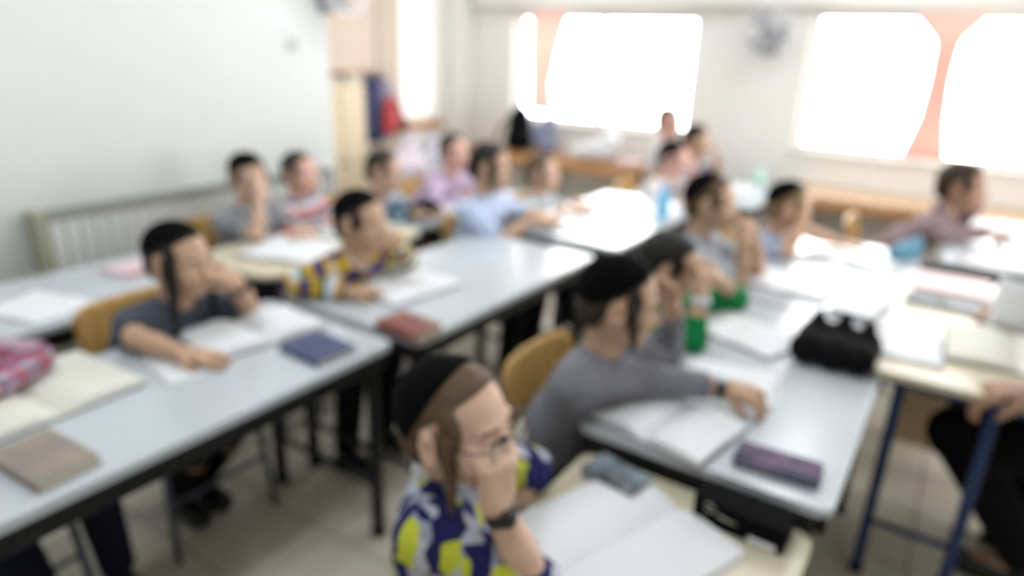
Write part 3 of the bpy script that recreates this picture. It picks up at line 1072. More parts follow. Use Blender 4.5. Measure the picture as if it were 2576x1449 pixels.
def desk(label, x0, x1, y0, y1, z, top=WHITETOP, steel=BLACKSTEEL, group='white pupil desks', r=0.03, legs_in=0.05, apron=0.055, panel=None, tray=True, name='school_desk', rail_in=0.008, legs_far=None):
    cx_, cy_ = (x0 + x1) / 2, (y0 + y1) / 2
    root = empty(name, (cx_, cy_, 0))
    tag(root, label, 'desk', group)
    hx, hy = (x1 - x0) / 2, (y1 - y0) / 2
    B().slab(-hx, hx, -hy, hy, z - 0.022, z, r, 0.004).obj('tabletop', top, root)
    zt = z - 0.0225
    i_ = rail_in
    for sgy in (-1, 1):
        y_ = sgy * (hy - i_ - 0.012)
        B().box(-hx + i_ + 0.02, hx - i_ - 0.02, y_ - 0.012, y_ + 0.012, zt - apron, zt, 0.003).obj('apron_rail', steel, root)
    for sgx in (-1, 1):
        x_ = sgx * (hx - i_ - 0.012)
        B().box(x_ - 0.012, x_ + 0.012, -hy + i_ + 0.025, hy - i_ - 0.025, zt - apron, zt, 0.003).obj('apron_rail', steel, root)
    for sgx in (-1, 1):
        for sgy in (-1, 1):
            x_, y_ = sgx * (hx - legs_in), sgy * (hy - (legs_far if legs_far and sgy < 0 else legs_in))
            lg = B().box(x_ - 0.0165, x_ + 0.0165, y_ - 0.0165, y_ + 0.0165, 0.015, zt, 0.004).obj('leg', steel, root)
            B().box(x_ - 0.019, x_ + 0.019, y_ - 0.019, y_ + 0.019, 0.0, 0.03, 0.004).obj('foot_cap', RUBBER, lg)
    for sgx in (-1, 1):
        x_ = sgx * (hx - legs_in)
        B().tube([(x_, -hy + (legs_far or legs_in), 0.20), (x_, hy - legs_in, 0.20)], 0.011, 10).obj('crossbar', steel, root, True)
    if panel:
        for (px0, px1, py0, py1, pz0, pz1) in panel:
            B().box(px0 - cx_, px1 - cx_, py0 - cy_, py1 - cy_, pz0, pz1, 0.003).obj('side_panel', TANWOOD, root)
    return root


Z0 = 0.72
desk('white desk in the near left with a big cream book on it', 0.10, 1.43, 1.365, 1.97, Z0)
desk('white desk with a small maroon book at its near corner', 1.475, 2.68, 1.305, 1.955, Z0)
desk('brightly lit white desk carrying a blue water bottle', 2.80, 4.00, 1.26, 1.90, 0.735, apron=0.09)
desk('far white desk before the window wall with mint green bag', 4.22, 5.20, 1.03, 1.62, Z0)
desk('white desk in the right row with the dark purple pencil case', 1.345, 2.53, 0.078, 0.675, Z0)
desk('white desk of the right row behind the black zip bag', 2.56, 3.74, 0.085, 0.675, Z0)
desk('empty looking white desk against the radiator on the left', -0.10, 1.47, 2.29, 2.84, Z0)
desk('beige desk with rounded corner before the radiator', 1.56, 2.52, 2.165, 2.66, Z0, BEIGETOP, group='beige pupil desks', r=0.09)
desk('pale desk by the alcove with a black bag on it', 2.58, 3.75, 2.28, 2.67, Z0 - 0.02, WHITETOP)
desk('beige desk lower than its neighbour in the foreground', 0.22, 1.335, 0.10, 0.635, 0.66, BEIGETOP, group='beige pupil desks')
desk('beige teacher desk with blue steel legs on the right', 2.095, 3.27, -0.42, 0.112, 0.75, BEIGETOP, BLUESTEEL, group=None, panel=[(3.00, 3.02, -0.36, 0.05, 0.09, 0.70)], legs_in=0.085, legs_far=0.21, apron=0.03, name='teacher_desk', rail_in=0.03)
desk('white desk with thick dark edge at the right side', 3.60, 4.80, -0.62, 0.02, 0.74, WHITETOP, apron=0.085)

# wooden benches under the windows
PALEWOOD = ramp_mat('wood_pale', 'wave', [(0.0, (0.84, 0.69, 0.53)), (1.0, (0.89, 0.76, 0.62))], scale=4, rough=0.22, constant=False, noise=5.0, vscale=(6, 1, 6))


def bench(label, y0, y1, x0, x1, z, legs_y, wood=ORANGEWOOD):
    root = empty('window_bench', ((x0 + x1) / 2, (y0 + y1) / 2, 0))
    tag(root, label, 'bench', 'wooden benches along the window wall')
    hx, hy = (x1 - x0) / 2, (y1 - y0) / 2
    B().box(-hx, hx, -hy, hy, z - 0.035, z, 0.006).obj('bench_top', wood, root)
    B().box(-hx + 0.004, -hx + 0.026, -hy + 0.01, hy - 0.01, z - 0.09, z - 0.036, 0.003).obj('front_rail', ORANGEWOOD, root)
    for ly in legs_y:
        for sx in (-hx + 0.06, hx - 0.05):
            B().box(sx - 0.025, sx + 0.025, ly - (y0 + y1) / 2 - 0.03, ly - (y0 + y1) / 2 + 0.03, 0.0, z - 0.036, 0.004).obj('leg', mat('wood_dark', (0.30, 0.24, 0.19), 0.5), root)
    return root


bench('long orange wooden bench under the left window', 2.02, 4.02, 5.00, 5.385, 0.72, (2.2, 3.12, 3.9))
bench('pale wooden bench under the right hand window', -1.2, 1.0, 4.93, 5.385, 0.72, (-1.0, 0.2, 0.9), PALEWOOD)


# ------------------------------------------------------------------ chairs
def make_chair():
    root = empty('school_chair')
    # seat: slightly dished plywood, front towards -y
    def seat(u, v):
        x = (u - 0.5) * 0.38
        y = (v - 0.5) * 0.37
        edge = max(0.0, (0.18 - v) / 0.18)
        return (x * (1 - 0.06 * v), y, 0.425 - 0.010 * (1 - (2 * u - 1) ** 2) - 0.018 * edge ** 2)
    B().grid(seat, 10, 10, 0.011).obj('seat', PLY, root, True)

    def back(u, v):
        a = (u - 0.5) * 2
        rr = max(0.0, abs(a) - 0.72) / 0.28
        hh_ = 0.093 * (1 - 0.42 * rr ** 2.2)
        return (a * 0.19, 0.232 - 0.030 * a * a + 0.025 * (v - 0.5), 0.685 + (v - 0.5) * 2 * hh_)
    B().grid(back, 14, 8, (0, 0.012, 0)).obj('backrest', PLY, root, True)
    for sx in (-1, 1):
        B().tube([(sx * 0.165, -0.15, 0.408), (sx * 0.185, -0.19, 0.015)], 0.011, 10).obj('leg', GREYSTEEL, root, True)
        B().tube([(sx * 0.165, -0.17, 0.402), (sx * 0.165, 0.14, 0.402), (sx * 0.168, 0.185, 0.43), (sx * 0.168, 0.215, 0.55), (sx * 0.165, 0.238, 0.74)], 0.011, 10).obj('back_post', GREYSTEEL, root, True)
        B().tube([(sx * 0.165, 0.10, 0.395), (sx * 0.185, 0.21, 0.015)], 0.011, 10).obj('leg', GREYSTEEL, root, True)
    B().tube([(-0.175, -0.17, 0.22), (0.175, -0.17, 0.22)], 0.008, 8).obj('stretcher', GREYSTEEL, root, True)
    B().tube([(-0.175, 0.155, 0.22), (0.175, 0.155, 0.22)], 0.008, 8).obj('stretcher', GREYSTEEL, root, True)
    return root


CHAIR0 = make_chair()
chair_used = [False]


def chair(label, x, y, rz=0.0, z=0.0):
    if not chair_used[0]:
        o = CHAIR0
        chair_used[0] = True
    else:
        o = copy_tree(CHAIR0)
    o.location = (x, y, z)
    o.rotation_euler = (0, 0, rz)
    tag(o, label, 'chair', 'plywood school chairs')
    return o


# ------------------------------------------------------------------ books, papers and bags
def closed_book(label, cx_, cy_, z, w, d, t, rz, cover, group='books on the desks', edge=EDGE):
    root = empty('book', (cx_, cy_, z), math.radians(rz))
    tag(root, label, 'book', group)
    c = B()
    c.box(-w / 2, w / 2, -d / 2, d / 2, 0, 0.003, 0.001, 1)
    c.box(-w / 2, w / 2, -d / 2, d / 2, t - 0.003, t, 0.001, 1)
    c.box(-w / 2, -w / 2 + 0.004, -d / 2, d / 2, 0.002, t - 0.002, 0.001, 1)
    c.obj('cover', cover, root)
    B().box(-w / 2 + 0.004, w / 2 - 0.004, -d / 2 + 0.004, d / 2 - 0.004, 0.003, t - 0.003).obj('page_block', edge, root)
    return root


def open_book(label, cx_, cy_, z, w, d, rz, page=PAGE, cover=None, thick=0.014, group='books lying open on the desks', asym=0.0):
    """spine along local y, pages spread along x"""
    root = empty('open_book', (cx_, cy_, z), math.radians(rz))
    tag(root, label, 'book', group)
    cover = cover or mat('book_cover_dark', (0.22, 0.20, 0.22), 0.5)
    B().box(-w / 2 - 0.004, w / 2 + 0.004, -d / 2 - 0.004, d / 2 + 0.004, 0.0, 0.0035, 0.001, 1).obj('cover', cover, root)
    for sg in (-1, 1):
        tk = thick * (1 + sg * asym)

        def surf(u, v):
            q = u
            zz = 0.0045 + tk * (math.sin(min(1.0, q * 2.6) * math.pi / 2) ** 0.8 * (1 - 0.45 * q ** 3) * 0.95 + 0.05)
            return (sg * q * w / 2, (v - 0.5) * d, zz)
        b = B()
        n = 12
        top = [[b.bm.verts.new(surf(i / n, j / 4)) for j in range(5)] for i in range(n + 1)]
        bot = [[b.bm.verts.new((sg * i / n * w / 2, (j / 4 - 0.5) * d, 0.0036)) for j in range(5)] for i in range(n + 1)]
        for i in range(n):
            for j in range(4):
                b.bm.faces.new((top[i][j], top[i + 1][j], top[i + 1][j + 1], top[i][j + 1]))
                b.bm.faces.new((bot[i][j + 1], bot[i + 1][j + 1], bot[i + 1][j], bot[i][j]))
            b.bm.faces.new((top[i][0], bot[i][0], bot[i + 1][0], top[i + 1][0]))
            b.bm.faces.new((top[i + 1][4], bot[i + 1][4], bot[i][4], top[i][4]))
        for j in range(4):
            b.bm.faces.new((top[n][j], bot[n][j], bot[n][j + 1], top[n][j + 1]))
            b.bm.faces.new((top[0][j + 1], bot[0][j + 1], bot[0][j], top[0][j]))
        b.obj('page_block', page, root)
    return root


def sheet(label, cx_, cy_, z, w, d, rz, m=PAPER, curl=0.004, group='loose papers on the desks', name='paper_sheet'):
    b = B()
    b.grid(lambda u, v: ((u - 0.5) * w, (v - 0.5) * d, 0.0012 + curl * (abs(u - 0.5) * 2) ** 3 + curl * 0.4 * math.sin(v * 5) ** 2), 10, 8, 0.0011)
    o = b.obj(name, m, None, True)
    o.location = (cx_, cy_, z)
    o.rotation_euler = (0, 0, math.radians(rz))
    tag(o, label, 'paper', group)
    return o


def blob_bag(name, label, cat, loc, prims, m, h=0.008, parts=(), cutz=None, group=None):
    """soft bag or garment: prims = [(a, b, ra, rb, k)] in local coordinates"""
    P = np.array([p for q in prims for p in (q[0], q[1])], float)
    R_ = max(max(q[2], q[3]) for q in prims)
    f_ = Field(P.min(0) - R_, P.max(0) + R_, h)
    for a, b, ra, rb, k in prims:
        f_.cone(a, b, ra, rb, k)
    if cutz is not None:
        f_.cutz(cutz)
    me, _ = f_.mesh(name)
    o = link(name, me, m)
    o.location = loc
    tag(o, label, cat, group)
    return o


# ------------------------------------------------------------------ shirts
S_SLATE = mat('shirt_slate', (0.32, 0.35, 0.40), 0.9, 0.2, noise=0.15, nscale=80)
S_RUGBY = ramp_mat('shirt_rugby_stripes', 'stripe', [(0.0, (0.24, 0.20, 0.46)), (0.24, (0.80, 0.66, 0.20)), (0.50, (0.12, 0.46, 0.28)), (0.62, (0.86, 0.87, 0.92)), (0.84, (0.80, 0.66, 0.20))], scale=7.0, attr='stripe')
S_BLUE = mat('shirt_light_blue', (0.75, 0.81, 0.92), 0.85, 0.2, noise=0.06, nscale=60)
S_PALE = mat('shirt_pale_grey', (0.78, 0.80, 0.82), 0.85, 0.2, noise=0.06)
S_DOTS = ramp_mat('shirt_grey_dots', 'cells', [(0.0, (0.36, 0.37, 0.40)), (0.38, (0.74, 0.75, 0.77)), (0.7, (0.55, 0.56, 0.59))], scale=110)
S_REDSTRIPE = ramp_mat('shirt_red_stripes', 'stripe', [(0.0, (0.88, 0.86, 0.88)), (0.4, (0.85, 0.42, 0.42)), (0.7, (0.88, 0.86, 0.88)), (0.84, (0.30, 0.32, 0.52))], scale=11, attr='stripe')
S_TEAL = ramp_mat('shirt_teal_patches', 'cells', [(0.0, (0.70, 0.74, 0.80)), (0.3, (0.36, 0.50, 0.62)), (0.55, (0.25, 0.42, 0.45)), (0.8, (0.80, 0.83, 0.87))], scale=16)
S_LILAC = plaid_mat('shirt_lilac_check', (0.90, 0.87, 0.93), (0.64, 0.56, 0.72), (0.82, 0.60, 0.74), 9)
S_PATCH = ramp_mat('shirt_navy_lime_patches', 'cells', [(0.0, (0.14, 0.14, 0.36)), (0.36, (0.76, 0.77, 0.83)), (0.54, (0.78, 0.80, 0.26)), (0.72, (0.13, 0.13, 0.34)), (0.88, (0.60, 0.62, 0.68))], scale=36, vscale=(1, 1, 0.6))
S_HEATHER = ramp_mat('sweater_heather_grey', 'noise', [(0.3, (0.40, 0.40, 0.43)), (0.7, (0.58, 0.58, 0.62))], scale=140, constant=False)
S_GREEN = mat('shirt_green', (0.06, 0.50, 0.27), 0.8, 0.25, noise=0.1, nscale=40)
S_TEE = mat('shirt_light_heather', (0.66, 0.68, 0.71), 0.9, 0.2, noise=0.12, nscale=120)
S_CHECK = plaid_mat('shirt_blue_grey_check', (0.80, 0.83, 0.90), (0.42, 0.46, 0.56), (0.50, 0.55, 0.66), 22)
S_MAUVE = mat('hoodie_mauve', (0.56, 0.48, 0.49), 0.9, 0.2, noise=0.12, nscale=60)
S_WHITE = mat('shirt_white', (0.90, 0.88, 0.88), 0.85, 0.2, noise=0.04)
S_VEST = ramp_mat('shirt_dark_stripe', 'stripe', [(0.0, (0.86, 0.86, 0.90)), (0.45, (0.25, 0.26, 0.36))], scale=16, attr='stripe')
S_REDPLAID = plaid_mat('shirt_red_blue_check', (0.42, 0.44, 0.55), (0.72, 0.30, 0.36), (0.78, 0.78, 0.84), 10)
C_PURPLE = mat('collar_purple', (0.18, 0.15, 0.38), 0.85, 0.2)
C_WHITE = mat('collar_white', (0.82, 0.83, 0.88), 0.85, 0.2)

DN = v3(0, 0, -1)
UPV = v3(0, 0, 1)
ZT = Z0 + 0.030       # wrist height over a white desk

PEOPLE = []


def wooden_stool(label, x, y):
    r_ = empty('stool', (x, y, 0))
    tag(r_, label, 'stool')
    B().lathe([(0, 0.395), (0.145, 0.395), (0.155, 0.402), (0.155, 0.415), (0.145, 0.42), (0, 0.418)], 28).obj('seat', PLY, r_, True)
    for q in range(4):
        a = math.pi / 4 + q * math.pi / 2
        B().tube([(0.10 * math.cos(a), 0.10 * math.sin(a), 0.395), (0.15 * math.cos(a), 0.15 * math.sin(a), 0.0)], 0.011, 8).obj('leg', GREYSTEEL, r_, True)
    return r_



def pupil(label, chair_label, head, shirt, chair_dx=0.0, chair_dy=-0.12, stool=False, **kw):
    o = person(label, head, shirt, **kw)
    if stool:
        wooden_stool(chair_label, o.location.x, o.location.y)
    elif chair_label:
        chair(chair_label, o.location.x + chair_dx, o.location.y + chair_dy, kw.get('facing', 0.0))
    PEOPLE.append(o)
    return o


# boy in the slate T-shirt, near left
pupil('boy in slate T-shirt with long dark sidelock resting cheek on fist', 'plywood chair of the boy in the slate T-shirt',
      (1.08, 1.90, 0.965), S_SLATE, edge=1.97, skin='tan', hair='black', locks=0.20, lockr=0.017, yaw=18, pitch=6, h=0.0045, cap=True,
      legs=(((1.02, 1.79, 0.46), (1.05, 2.05, 0.08)), ((1.17, 1.79, 0.46), (1.15, 2.07, 0.08))),
      armR=((0.91, 1.885, 0.775), (0.955, 1.735, ZT), v3(0.45, -0.9, -0.05), DN, 0.18),
      armL=((1.285, 1.885, 0.755), (1.195, 1.795, 0.885), v3(-0.6, 0.05, 0.55), v3(-0.5, 0.6, -0.1), 0.9), watch=[('L', WATCHBLACK, WATCHBLACK)], chair_dx=0.0)
# boy in the striped sweater
pupil('boy in purple, yellow and green striped sweater leaning on his hand', 'round plywood stool under the boy in the striped sweater',
      (1.70, 1.77, 0.985), S_RUGBY, edge=1.93, stool=True, skin='tan', hair='black', cap=True, yaw=12, pitch=4, sleeve='long', h=0.0045, collar=C_PURPLE,
      armR=((1.50, 1.905, 0.775), (1.60, 1.745, ZT), v3(0.8, -0.55, -0.05), DN, 0.2),
      armL=((2.00, 1.83, 0.765), (1.835, 1.735, 0.90), v3(-0.75, 0.05, 0.35), v3(-0.4, 0.7, 0.2), 0.8))
# boy in light blue
pupil('boy in light blue shirt with both forearms on the bright desk', 'plywood chair of the boy in the light blue shirt',
      (2.75, 1.95, 1.035), S_BLUE, edge=1.9, skin='tan', hair='black', locks=0.12, lockr=0.014, yaw=20, pitch=8, h=0.006, cap=False, s=1.05,
      armR=(None, (2.86, 1.775, 0.785), v3(0.6, -0.75, -0.1), DN, 0.25, v3(-0.7, 0.2, -0.6)),
      armL=(None, (2.98, 1.80, 0.78), v3(-0.1, -0.95, -0.05), DN, 0.25, v3(0.9, 0.3, -0.4)), chair_dx=0.05)
# pale boy behind
pupil('small pale boy in light grey shirt behind the bright desk', 'plywood chair of the small pale boy',
      (3.32, 1.99, 0.925), S_PALE, edge=1.9, skin='fair', hair='brown', cap=False, yaw=10, h=0.008, locks=0.08, s=0.97,
      armR=(None, (3.24, 1.80, 0.77), v3(0.3, -0.9, 0), DN, 0.3), armL=(None, (3.42, 1.82, 0.77), v3(-0.3, -0.9, 0), DN, 0.3))
# boy hiding his face
pupil('boy in dotted grey shirt and black skullcap covering his face', 'plywood chair of the boy covering his face',
      (1.95, 2.76, 0.985), S_DOTS, edge=2.66, skin='fair', hair='black', cap=True, pitch=16, yaw=-8, h=0.007, s=0.98,
      armR=((1.87, 2.62, 0.755), (1.905, 2.625, 0.925), v3(0.15, 0.12, 0.9), v3(0, 1, 0.1), 0.25),
      armL=(None, (2.08, 2.55, ZT), v3(-0.8, -0.4, 0), DN, 0.2), chair_dx=-0.08, chair_dy=-0.05)
# boy in red stripes
pupil('boy in red and white striped shirt with folded arms', 'plywood chair of the boy in red stripes',
      (2.26, 2.77, 0.965), S_REDSTRIPE, edge=2.66, skin='rosy', hair='dark', cap=False, yaw=10, h=0.007, s=0.95, sleeve='long',
      armR=(None, (2.26, 2.60, ZT), v3(0.9, -0.3, 0), DN, 0.3), armL=(None, (2.32, 2.56, ZT + 0.01), v3(-0.8, -0.4, 0), DN, 0.3))
# boy in blue and teal
pupil('boy in blue and teal patched shirt behind a black bag', 'plywood chair of the boy in teal',
      (2.64, 2.56, 0.955), S_TEAL, edge=2.66, skin='fair', hair='dark', cap=False, yaw=22, pitch=10, h=0.007, sleeve='long',
      armR=(None, (2.66, 2.42, ZT), v3(0.7, -0.6, 0), DN, 0.3), armL=(None, (2.85, 2.46, ZT), v3(-0.3, -0.9, 0), DN, 0.3))
# boy in lilac check
pupil('boy in lilac checked shirt near the alcove', 'plywood chair of the boy in lilac checks',
      (3.27, 2.59, 0.985), S_LILAC, edge=2.66, skin='rosy', hair='dark', cap=False, yaw=-10, h=0.008, sleeve='long',
      armR=(None, (3.20, 2.46, ZT), v3(0.5, -0.8, 0), DN, 0.3), armL=(None, (3.42, 2.46, ZT), v3(-0.5, -0.8, 0), DN, 0.3))
# boy with glasses, foreground
pupil('boy with glasses in navy and lime patched shirt, fist at mouth', 'round plywood stool under the boy with glasses',
      (0.838, 0.652, 0.965), S_PATCH, skin='fair', hair='brown', cap=True, capdir=(0, 0.88, 0.48), capoff=0.09, locks=0.13, lockr=0.012, glasses=True, facing=0.38, yaw=-14, pitch=-3, h=0.0038, collar=C_WHITE, sleeve='elbow',
      neck=(0.866, 0.698, 0.842), pelvis=(0.93, 0.74, 0.48), s=1.06, stool=True,
      armR=((0.845, 0.485, 0.70), (0.80, 0.54, 0.87), v3(0.05, 0.02, 0.95), v3(0.35, 0.9, 0.1), 1.25),
      armL=((1.115, 0.665, 0.715), (1.03, 0.69, 0.565), v3(-0.5, -0.5, -0.6), DN, 0.5), watch=[('R', WATCHBLACK, WATCHBLACK)])
# boy in the grey sweater
pupil('boy in heather grey sweater and black skullcap stretching his arm', 'plywood chair of the boy in the grey sweater',
      (1.455, 0.635, 1.02), S_HEATHER, edge=0.655, lean=0.08, skin='tan', hair='dark', cap=True, capdir=(0, 0.62, 0.78), capoff=0.06, locks=0.09, lockr=0.014, yaw=28, pitch=10, h=0.0045, sleeve='long',
      armR=((1.52, 0.60, 0.795), (1.645, 0.40, 0.782), v3(0.12, -0.98, -0.08), v3(0.25, 0, -0.95), 0.7),
      armL=((1.80, 0.62, 0.765), (1.70, 0.585, 0.93), v3(-0.35, 0.1, 0.9), v3(-0.8, 0.3, 0), 0.3), watch=[('R', WATCHFACE, WATCHBLACK)], chair_dx=0.04, chair_dy=-0.10)
# boy in green
pupil('boy in green shirt with dark cap of hair hiding behind his hands', 'plywood chair of the boy in green',
      (2.06, 0.735, 0.94), S_GREEN, edge=0.675, skin='tan', hair='black', cap=False, hairlen=0.03, yaw=14, pitch=14, h=0.006, sleeve='three', s=0.98,
      armR=((1.955, 0.60, 0.755), (1.985, 0.60, 0.895), v3(0.25, 0.12, 0.9), v3(0.3, 0.9, 0), 0.5),
      armL=((2.41, 0.60, 0.76), (2.25, 0.62, 0.87), v3(-0.7, 0.25, 0.5), v3(-0.5, 0.8, 0), 0.5), watch=[('R', WATCHFACE, WHITEPLASTIC)], chair_dx=0.12)
# boy in the pale heather tee
pupil('boy in pale heather T-shirt with both hands clasped at his mouth', 'plywood chair of the boy with clasped hands',
      (2.62, 0.80, 1.05), S_TEE, edge=0.675, skin='tan', hair='brown', cap=True, capdir=(0, 0.8, 0.6), capoff=0.14, yaw=10, pitch=4, h=0.006, torso=0.43,
      armR=((2.66, 0.655, 0.755), (2.63, 0.655, 0.915), v3(0.15, 0.05, 0.9), v3(0.6, 0.7, 0), 1.0),
      armL=((2.85, 0.64, 0.755), (2.735, 0.64, 0.90), v3(-0.45, 0.02, 0.85), v3(-0.6, 0.7, 0), 1.0))
# boy in the blue-grey check
pupil('boy in blue-grey checked shirt and black skullcap reaching forward', 'plywood chair of the boy in blue-grey checks',
      (3.30, 0.645, 0.945), S_CHECK, edge=0.675, skin='tan', hair='blond', cap=True, capdir=(0, 0.7, 0.7), capoff=0.16, yaw=20, pitch=10, h=0.007,
      armR=((3.19, 0.60, 0.76), (3.26, 0.565, 0.90), v3(0.2, 0.1, 0.9), v3(0.5, 0.8, 0), 0.8),
      armL=((3.50, 0.60, 0.80), (3.51, 0.43, 0.765), v3(0.05, -0.98, -0.05), DN, 0.3))
# boy in the mauve hoodie, far right
pupil('boy in mauve hoodie leaning over the far right desk', 'plywood chair of the boy in the mauve hoodie',
      (4.12, 0.0, 1.005), S_MAUVE, pelvis=(4.10, 0.36, 0.495), skin='brown', hair='dark', cap=False, hairlen=0.015, yaw=-6, pitch=6, h=0.007, sleeve='long', hood=True, torso=0.46, s=1.10,
      armR=((4.00, 0.02, 0.78), (4.13, -0.16, 0.79), v3(0.7, -0.6, 0), DN, 0.4),
      armL=((4.33, -0.02, 0.78), (4.24, -0.09, 0.91), v3(-0.5, 0.3, 0.7), v3(-0.5, 0.7, 0), 0.6))
# three boys at the far desk
pupil('far boy in white shirt pressing a hand to his face', 'plywood chair of the far boy in white',
      (4.22, 1.565, 0.955), S_WHITE, edge=1.62, skin='rosy', hair='dark', cap=True, yaw=0, pitch=8, h=0.008,
      armR=(None, (4.14, 1.42, ZT), v3(0.6, -0.6, 0), DN, 0.3),
      armL=((4.38, 1.47, 0.755), (4.32, 1.46, 0.90), v3(-0.4, 0.25, 0.85), v3(-0.4, 0.8, 0), 0.4))
pupil('far boy in dark striped shirt and black skullcap by the window pillar', 'plywood chair of the far boy in dark stripes',
      (4.74, 1.605, 1.015), S_VEST, edge=1.62, skin='tan', hair='black', cap=True, yaw=-10, pitch=4, h=0.008,
      armR=(None, (4.70, 1.43, ZT), v3(0.6, -0.6, 0), DN, 0.3),
      armL=((4.93, 1.50, 0.76), (4.86, 1.47, 0.90), v3(-0.4, 0.3, 0.8), v3(-0.4, 0.8, 0), 0.4), watch=())
pupil('farthest boy in white with his head against the window', 'plywood chair of the farthest boy',
      (5.02, 1.93, 1.105), S_WHITE, skin='rosy', hair='brown', cap=False, yaw=-20, h=0.009, torso=0.46)
# boy cut off by the left picture edge
pupil('boy in red and blue checked shirt at the left picture edge', 'plywood chair of the boy in red and blue checks',
      (0.47, 2.00, 0.985), S_REDPLAID, edge=1.97, skin='fair', hair='dark', trousers=NAVYCLOTH, cap=True, h=0.0055, sleeve='long',
      armR=(None, (0.38, 1.80, ZT), v3(0.3, -0.9, 0), DN, 0.3), armL=((0.665, 1.93, 0.785), (0.53, 1.85, 0.775), v3(-0.95, -0.2, 0), DN, 0.3),
      legs=(((0.46, 1.76, 0.46), (0.50, 1.62, 0.08)), ((0.70, 1.83, 0.46), (0.74, 1.86, 0.08))))
# teacher, mostly outside the picture on the right
PEOPLE.append(person('seated adult in black trousers with hands on the teacher desk', (2.47, -0.66, 1.28), mat('shirt_teacher_dark', (0.14, 0.15, 0.20), 0.9), skin='brown', hair='dark',
                     facing=math.pi, s=1.32, seat=0.44, h=0.006, cap=True, sleeve='three', group='the adult at the front', pelvis=(2.47, -0.72, 0.53),
                     armR=((2.78, -0.48, 0.82), (2.79, -0.27, 0.785), v3(-0.05, 0.98, -0.1), DN, 0.45),
                     armL=((2.17, -0.52, 0.80), (2.125, -0.28, 0.785), v3(-0.10, 0.95, -0.25), v3(0.1, -0.1, -0.95), 0.55),
                     legs=(((2.60, -0.20, 0.52), (2.62, -0.50, 0.10)), ((2.33, -0.15, 0.51), (2.40, -0.42, 0.10)))))
chair('adult sized plywood chair behind the teacher desk', 2.47, -0.78, math.pi)

# ------------------------------------------------------------------ things on the near left desk
B_GREY = ramp_mat('book_grey_brown', 'noise', [(0.3, (0.55, 0.51, 0.50)), (0.7, (0.63, 0.58, 0.52))], scale=9, constant=False, rough=0.5)
B_BLUE = ramp_mat('book_slate_blue', 'noise', [(0.3, (0.26, 0.29, 0.42)), (0.7, (0.34, 0.36, 0.50))], scale=14, constant=False, rough=0.5)
B_MAROON = ramp_mat('book_maroon', 'noise', [(0.3, (0.48, 0.26, 0.26)), (0.7, (0.58, 0.38, 0.34))], scale=20, constant=False, rough=0.5)
B_RED = mat('book_red', (0.72, 0.34, 0.34), 0.5)
B_NAVY = mat('book_navy', (0.16, 0.20, 0.30), 0.5)
B_CHAR = ramp_mat('book_charcoal', 'noise', [(0.35, (0.30, 0.31, 0.34)), (0.65, (0.55, 0.60, 0.64))], scale=16, constant=False, rough=0.35)

open_book('big open book with cream pages on the near left desk', 0.605, 1.835, Z0, 0.42, 0.31, 3, PAGECREAM, thick=0.022)
closed_book('grey-brown closed book at the left front desk edge', 0.502, 1.515, Z0, 0.13, 0.205, 0.022, 4, B_GREY)
open_book('open book with white pages before the boy in the slate T-shirt', 1.205, 1.755, Z0, 0.37, 0.235, -8, PAGE, thick=0.024)
closed_book('slate blue closed book near the desk corner', 1.24, 1.495, Z0, 0.145, 0.18, 0.020, -3, B_BLUE)
sheet('loose white sheet under the forearm of the boy in slate', 0.955, 1.73, Z0, 0.16, 0.22, -12)
# second desk
open_book('open white book before the boy in the striped sweater', 1.83, 1.665, Z0, 0.34, 0.24, -6, PAGE, thick=0.012)
closed_book('small maroon book with thick cream page block', 1.525, 1.39, Z0, 0.125, 0.185, 0.030, -4, B_MAROON)
# third, bright desk
open_book('open white book in front of the light blue shirt', 3.05, 1.64, 0.735, 0.30, 0.24, -10, PAGE)
sheet('large white worksheet at the middle of the bright desk', 3.45, 1.70, 0.735, 0.30, 0.34, 5)
sheet('white worksheet lying near the water bottle', 3.55, 1.42, 0.735, 0.25, 0.20, 20)
o = B().tube([(-0.07, 0, 0.0045), (0.07, 0, 0.0045)], 0.0045, 8).obj('pen', mat('pen_grey', (0.45, 0.48, 0.55), 0.4))
o.location = (3.53, 1.62, 0.7375)
o.rotation_euler = (0, 0, 0.3)
tag(o, 'thin grey pen lying on the bright desk', 'pen')

BOTTLE = mat('bottle_cyan', (0.45, 0.80, 0.95), 0.25, 0.5, noise=0.05)
r = empty('water_bottle', (3.50, 1.33, 0.737))
tag(r, 'light blue water bottle standing on the bright desk', 'bottle')
B().lathe([(0, 0), (0.030, 0), (0.034, 0.006), (0.034, 0.05), (0.031, 0.06), (0.034, 0.07), (0.034, 0.125), (0.022, 0.150), (0.016, 0.158), (0, 0.158)], 24).obj('bottle_body', BOTTLE, r, True)
B().lathe([(0, 0.156), (0.018, 0.156), (0.018, 0.178), (0.010, 0.182), (0.008, 0.195), (0, 0.195)], 20).obj('bottle_cap', mat('bottle_cap_blue', (0.25, 0.55, 0.85), 0.35), r, True)

# far desk
open_book('open white book on the far desk by the window wall', 4.78, 1.30, Z0, 0.36, 0.25, 8, PAGE)
MINT = mat('bag_mint', (0.72, 0.90, 0.84), 0.5, noise=0.06)
blob_bag('plastic_bag', 'small mint green bag on the far window desk', 'bag', (5.06, 1.22, Z0), [((-0.04, 0, 0.04), (0.05, 0.02, 0.04), 0.045, 0.04, 0.02), ((0, 0, 0.05), (0.02, 0.01, 0.11), 0.04, 0.018, 0.02)], MINT, cutz=0.0)

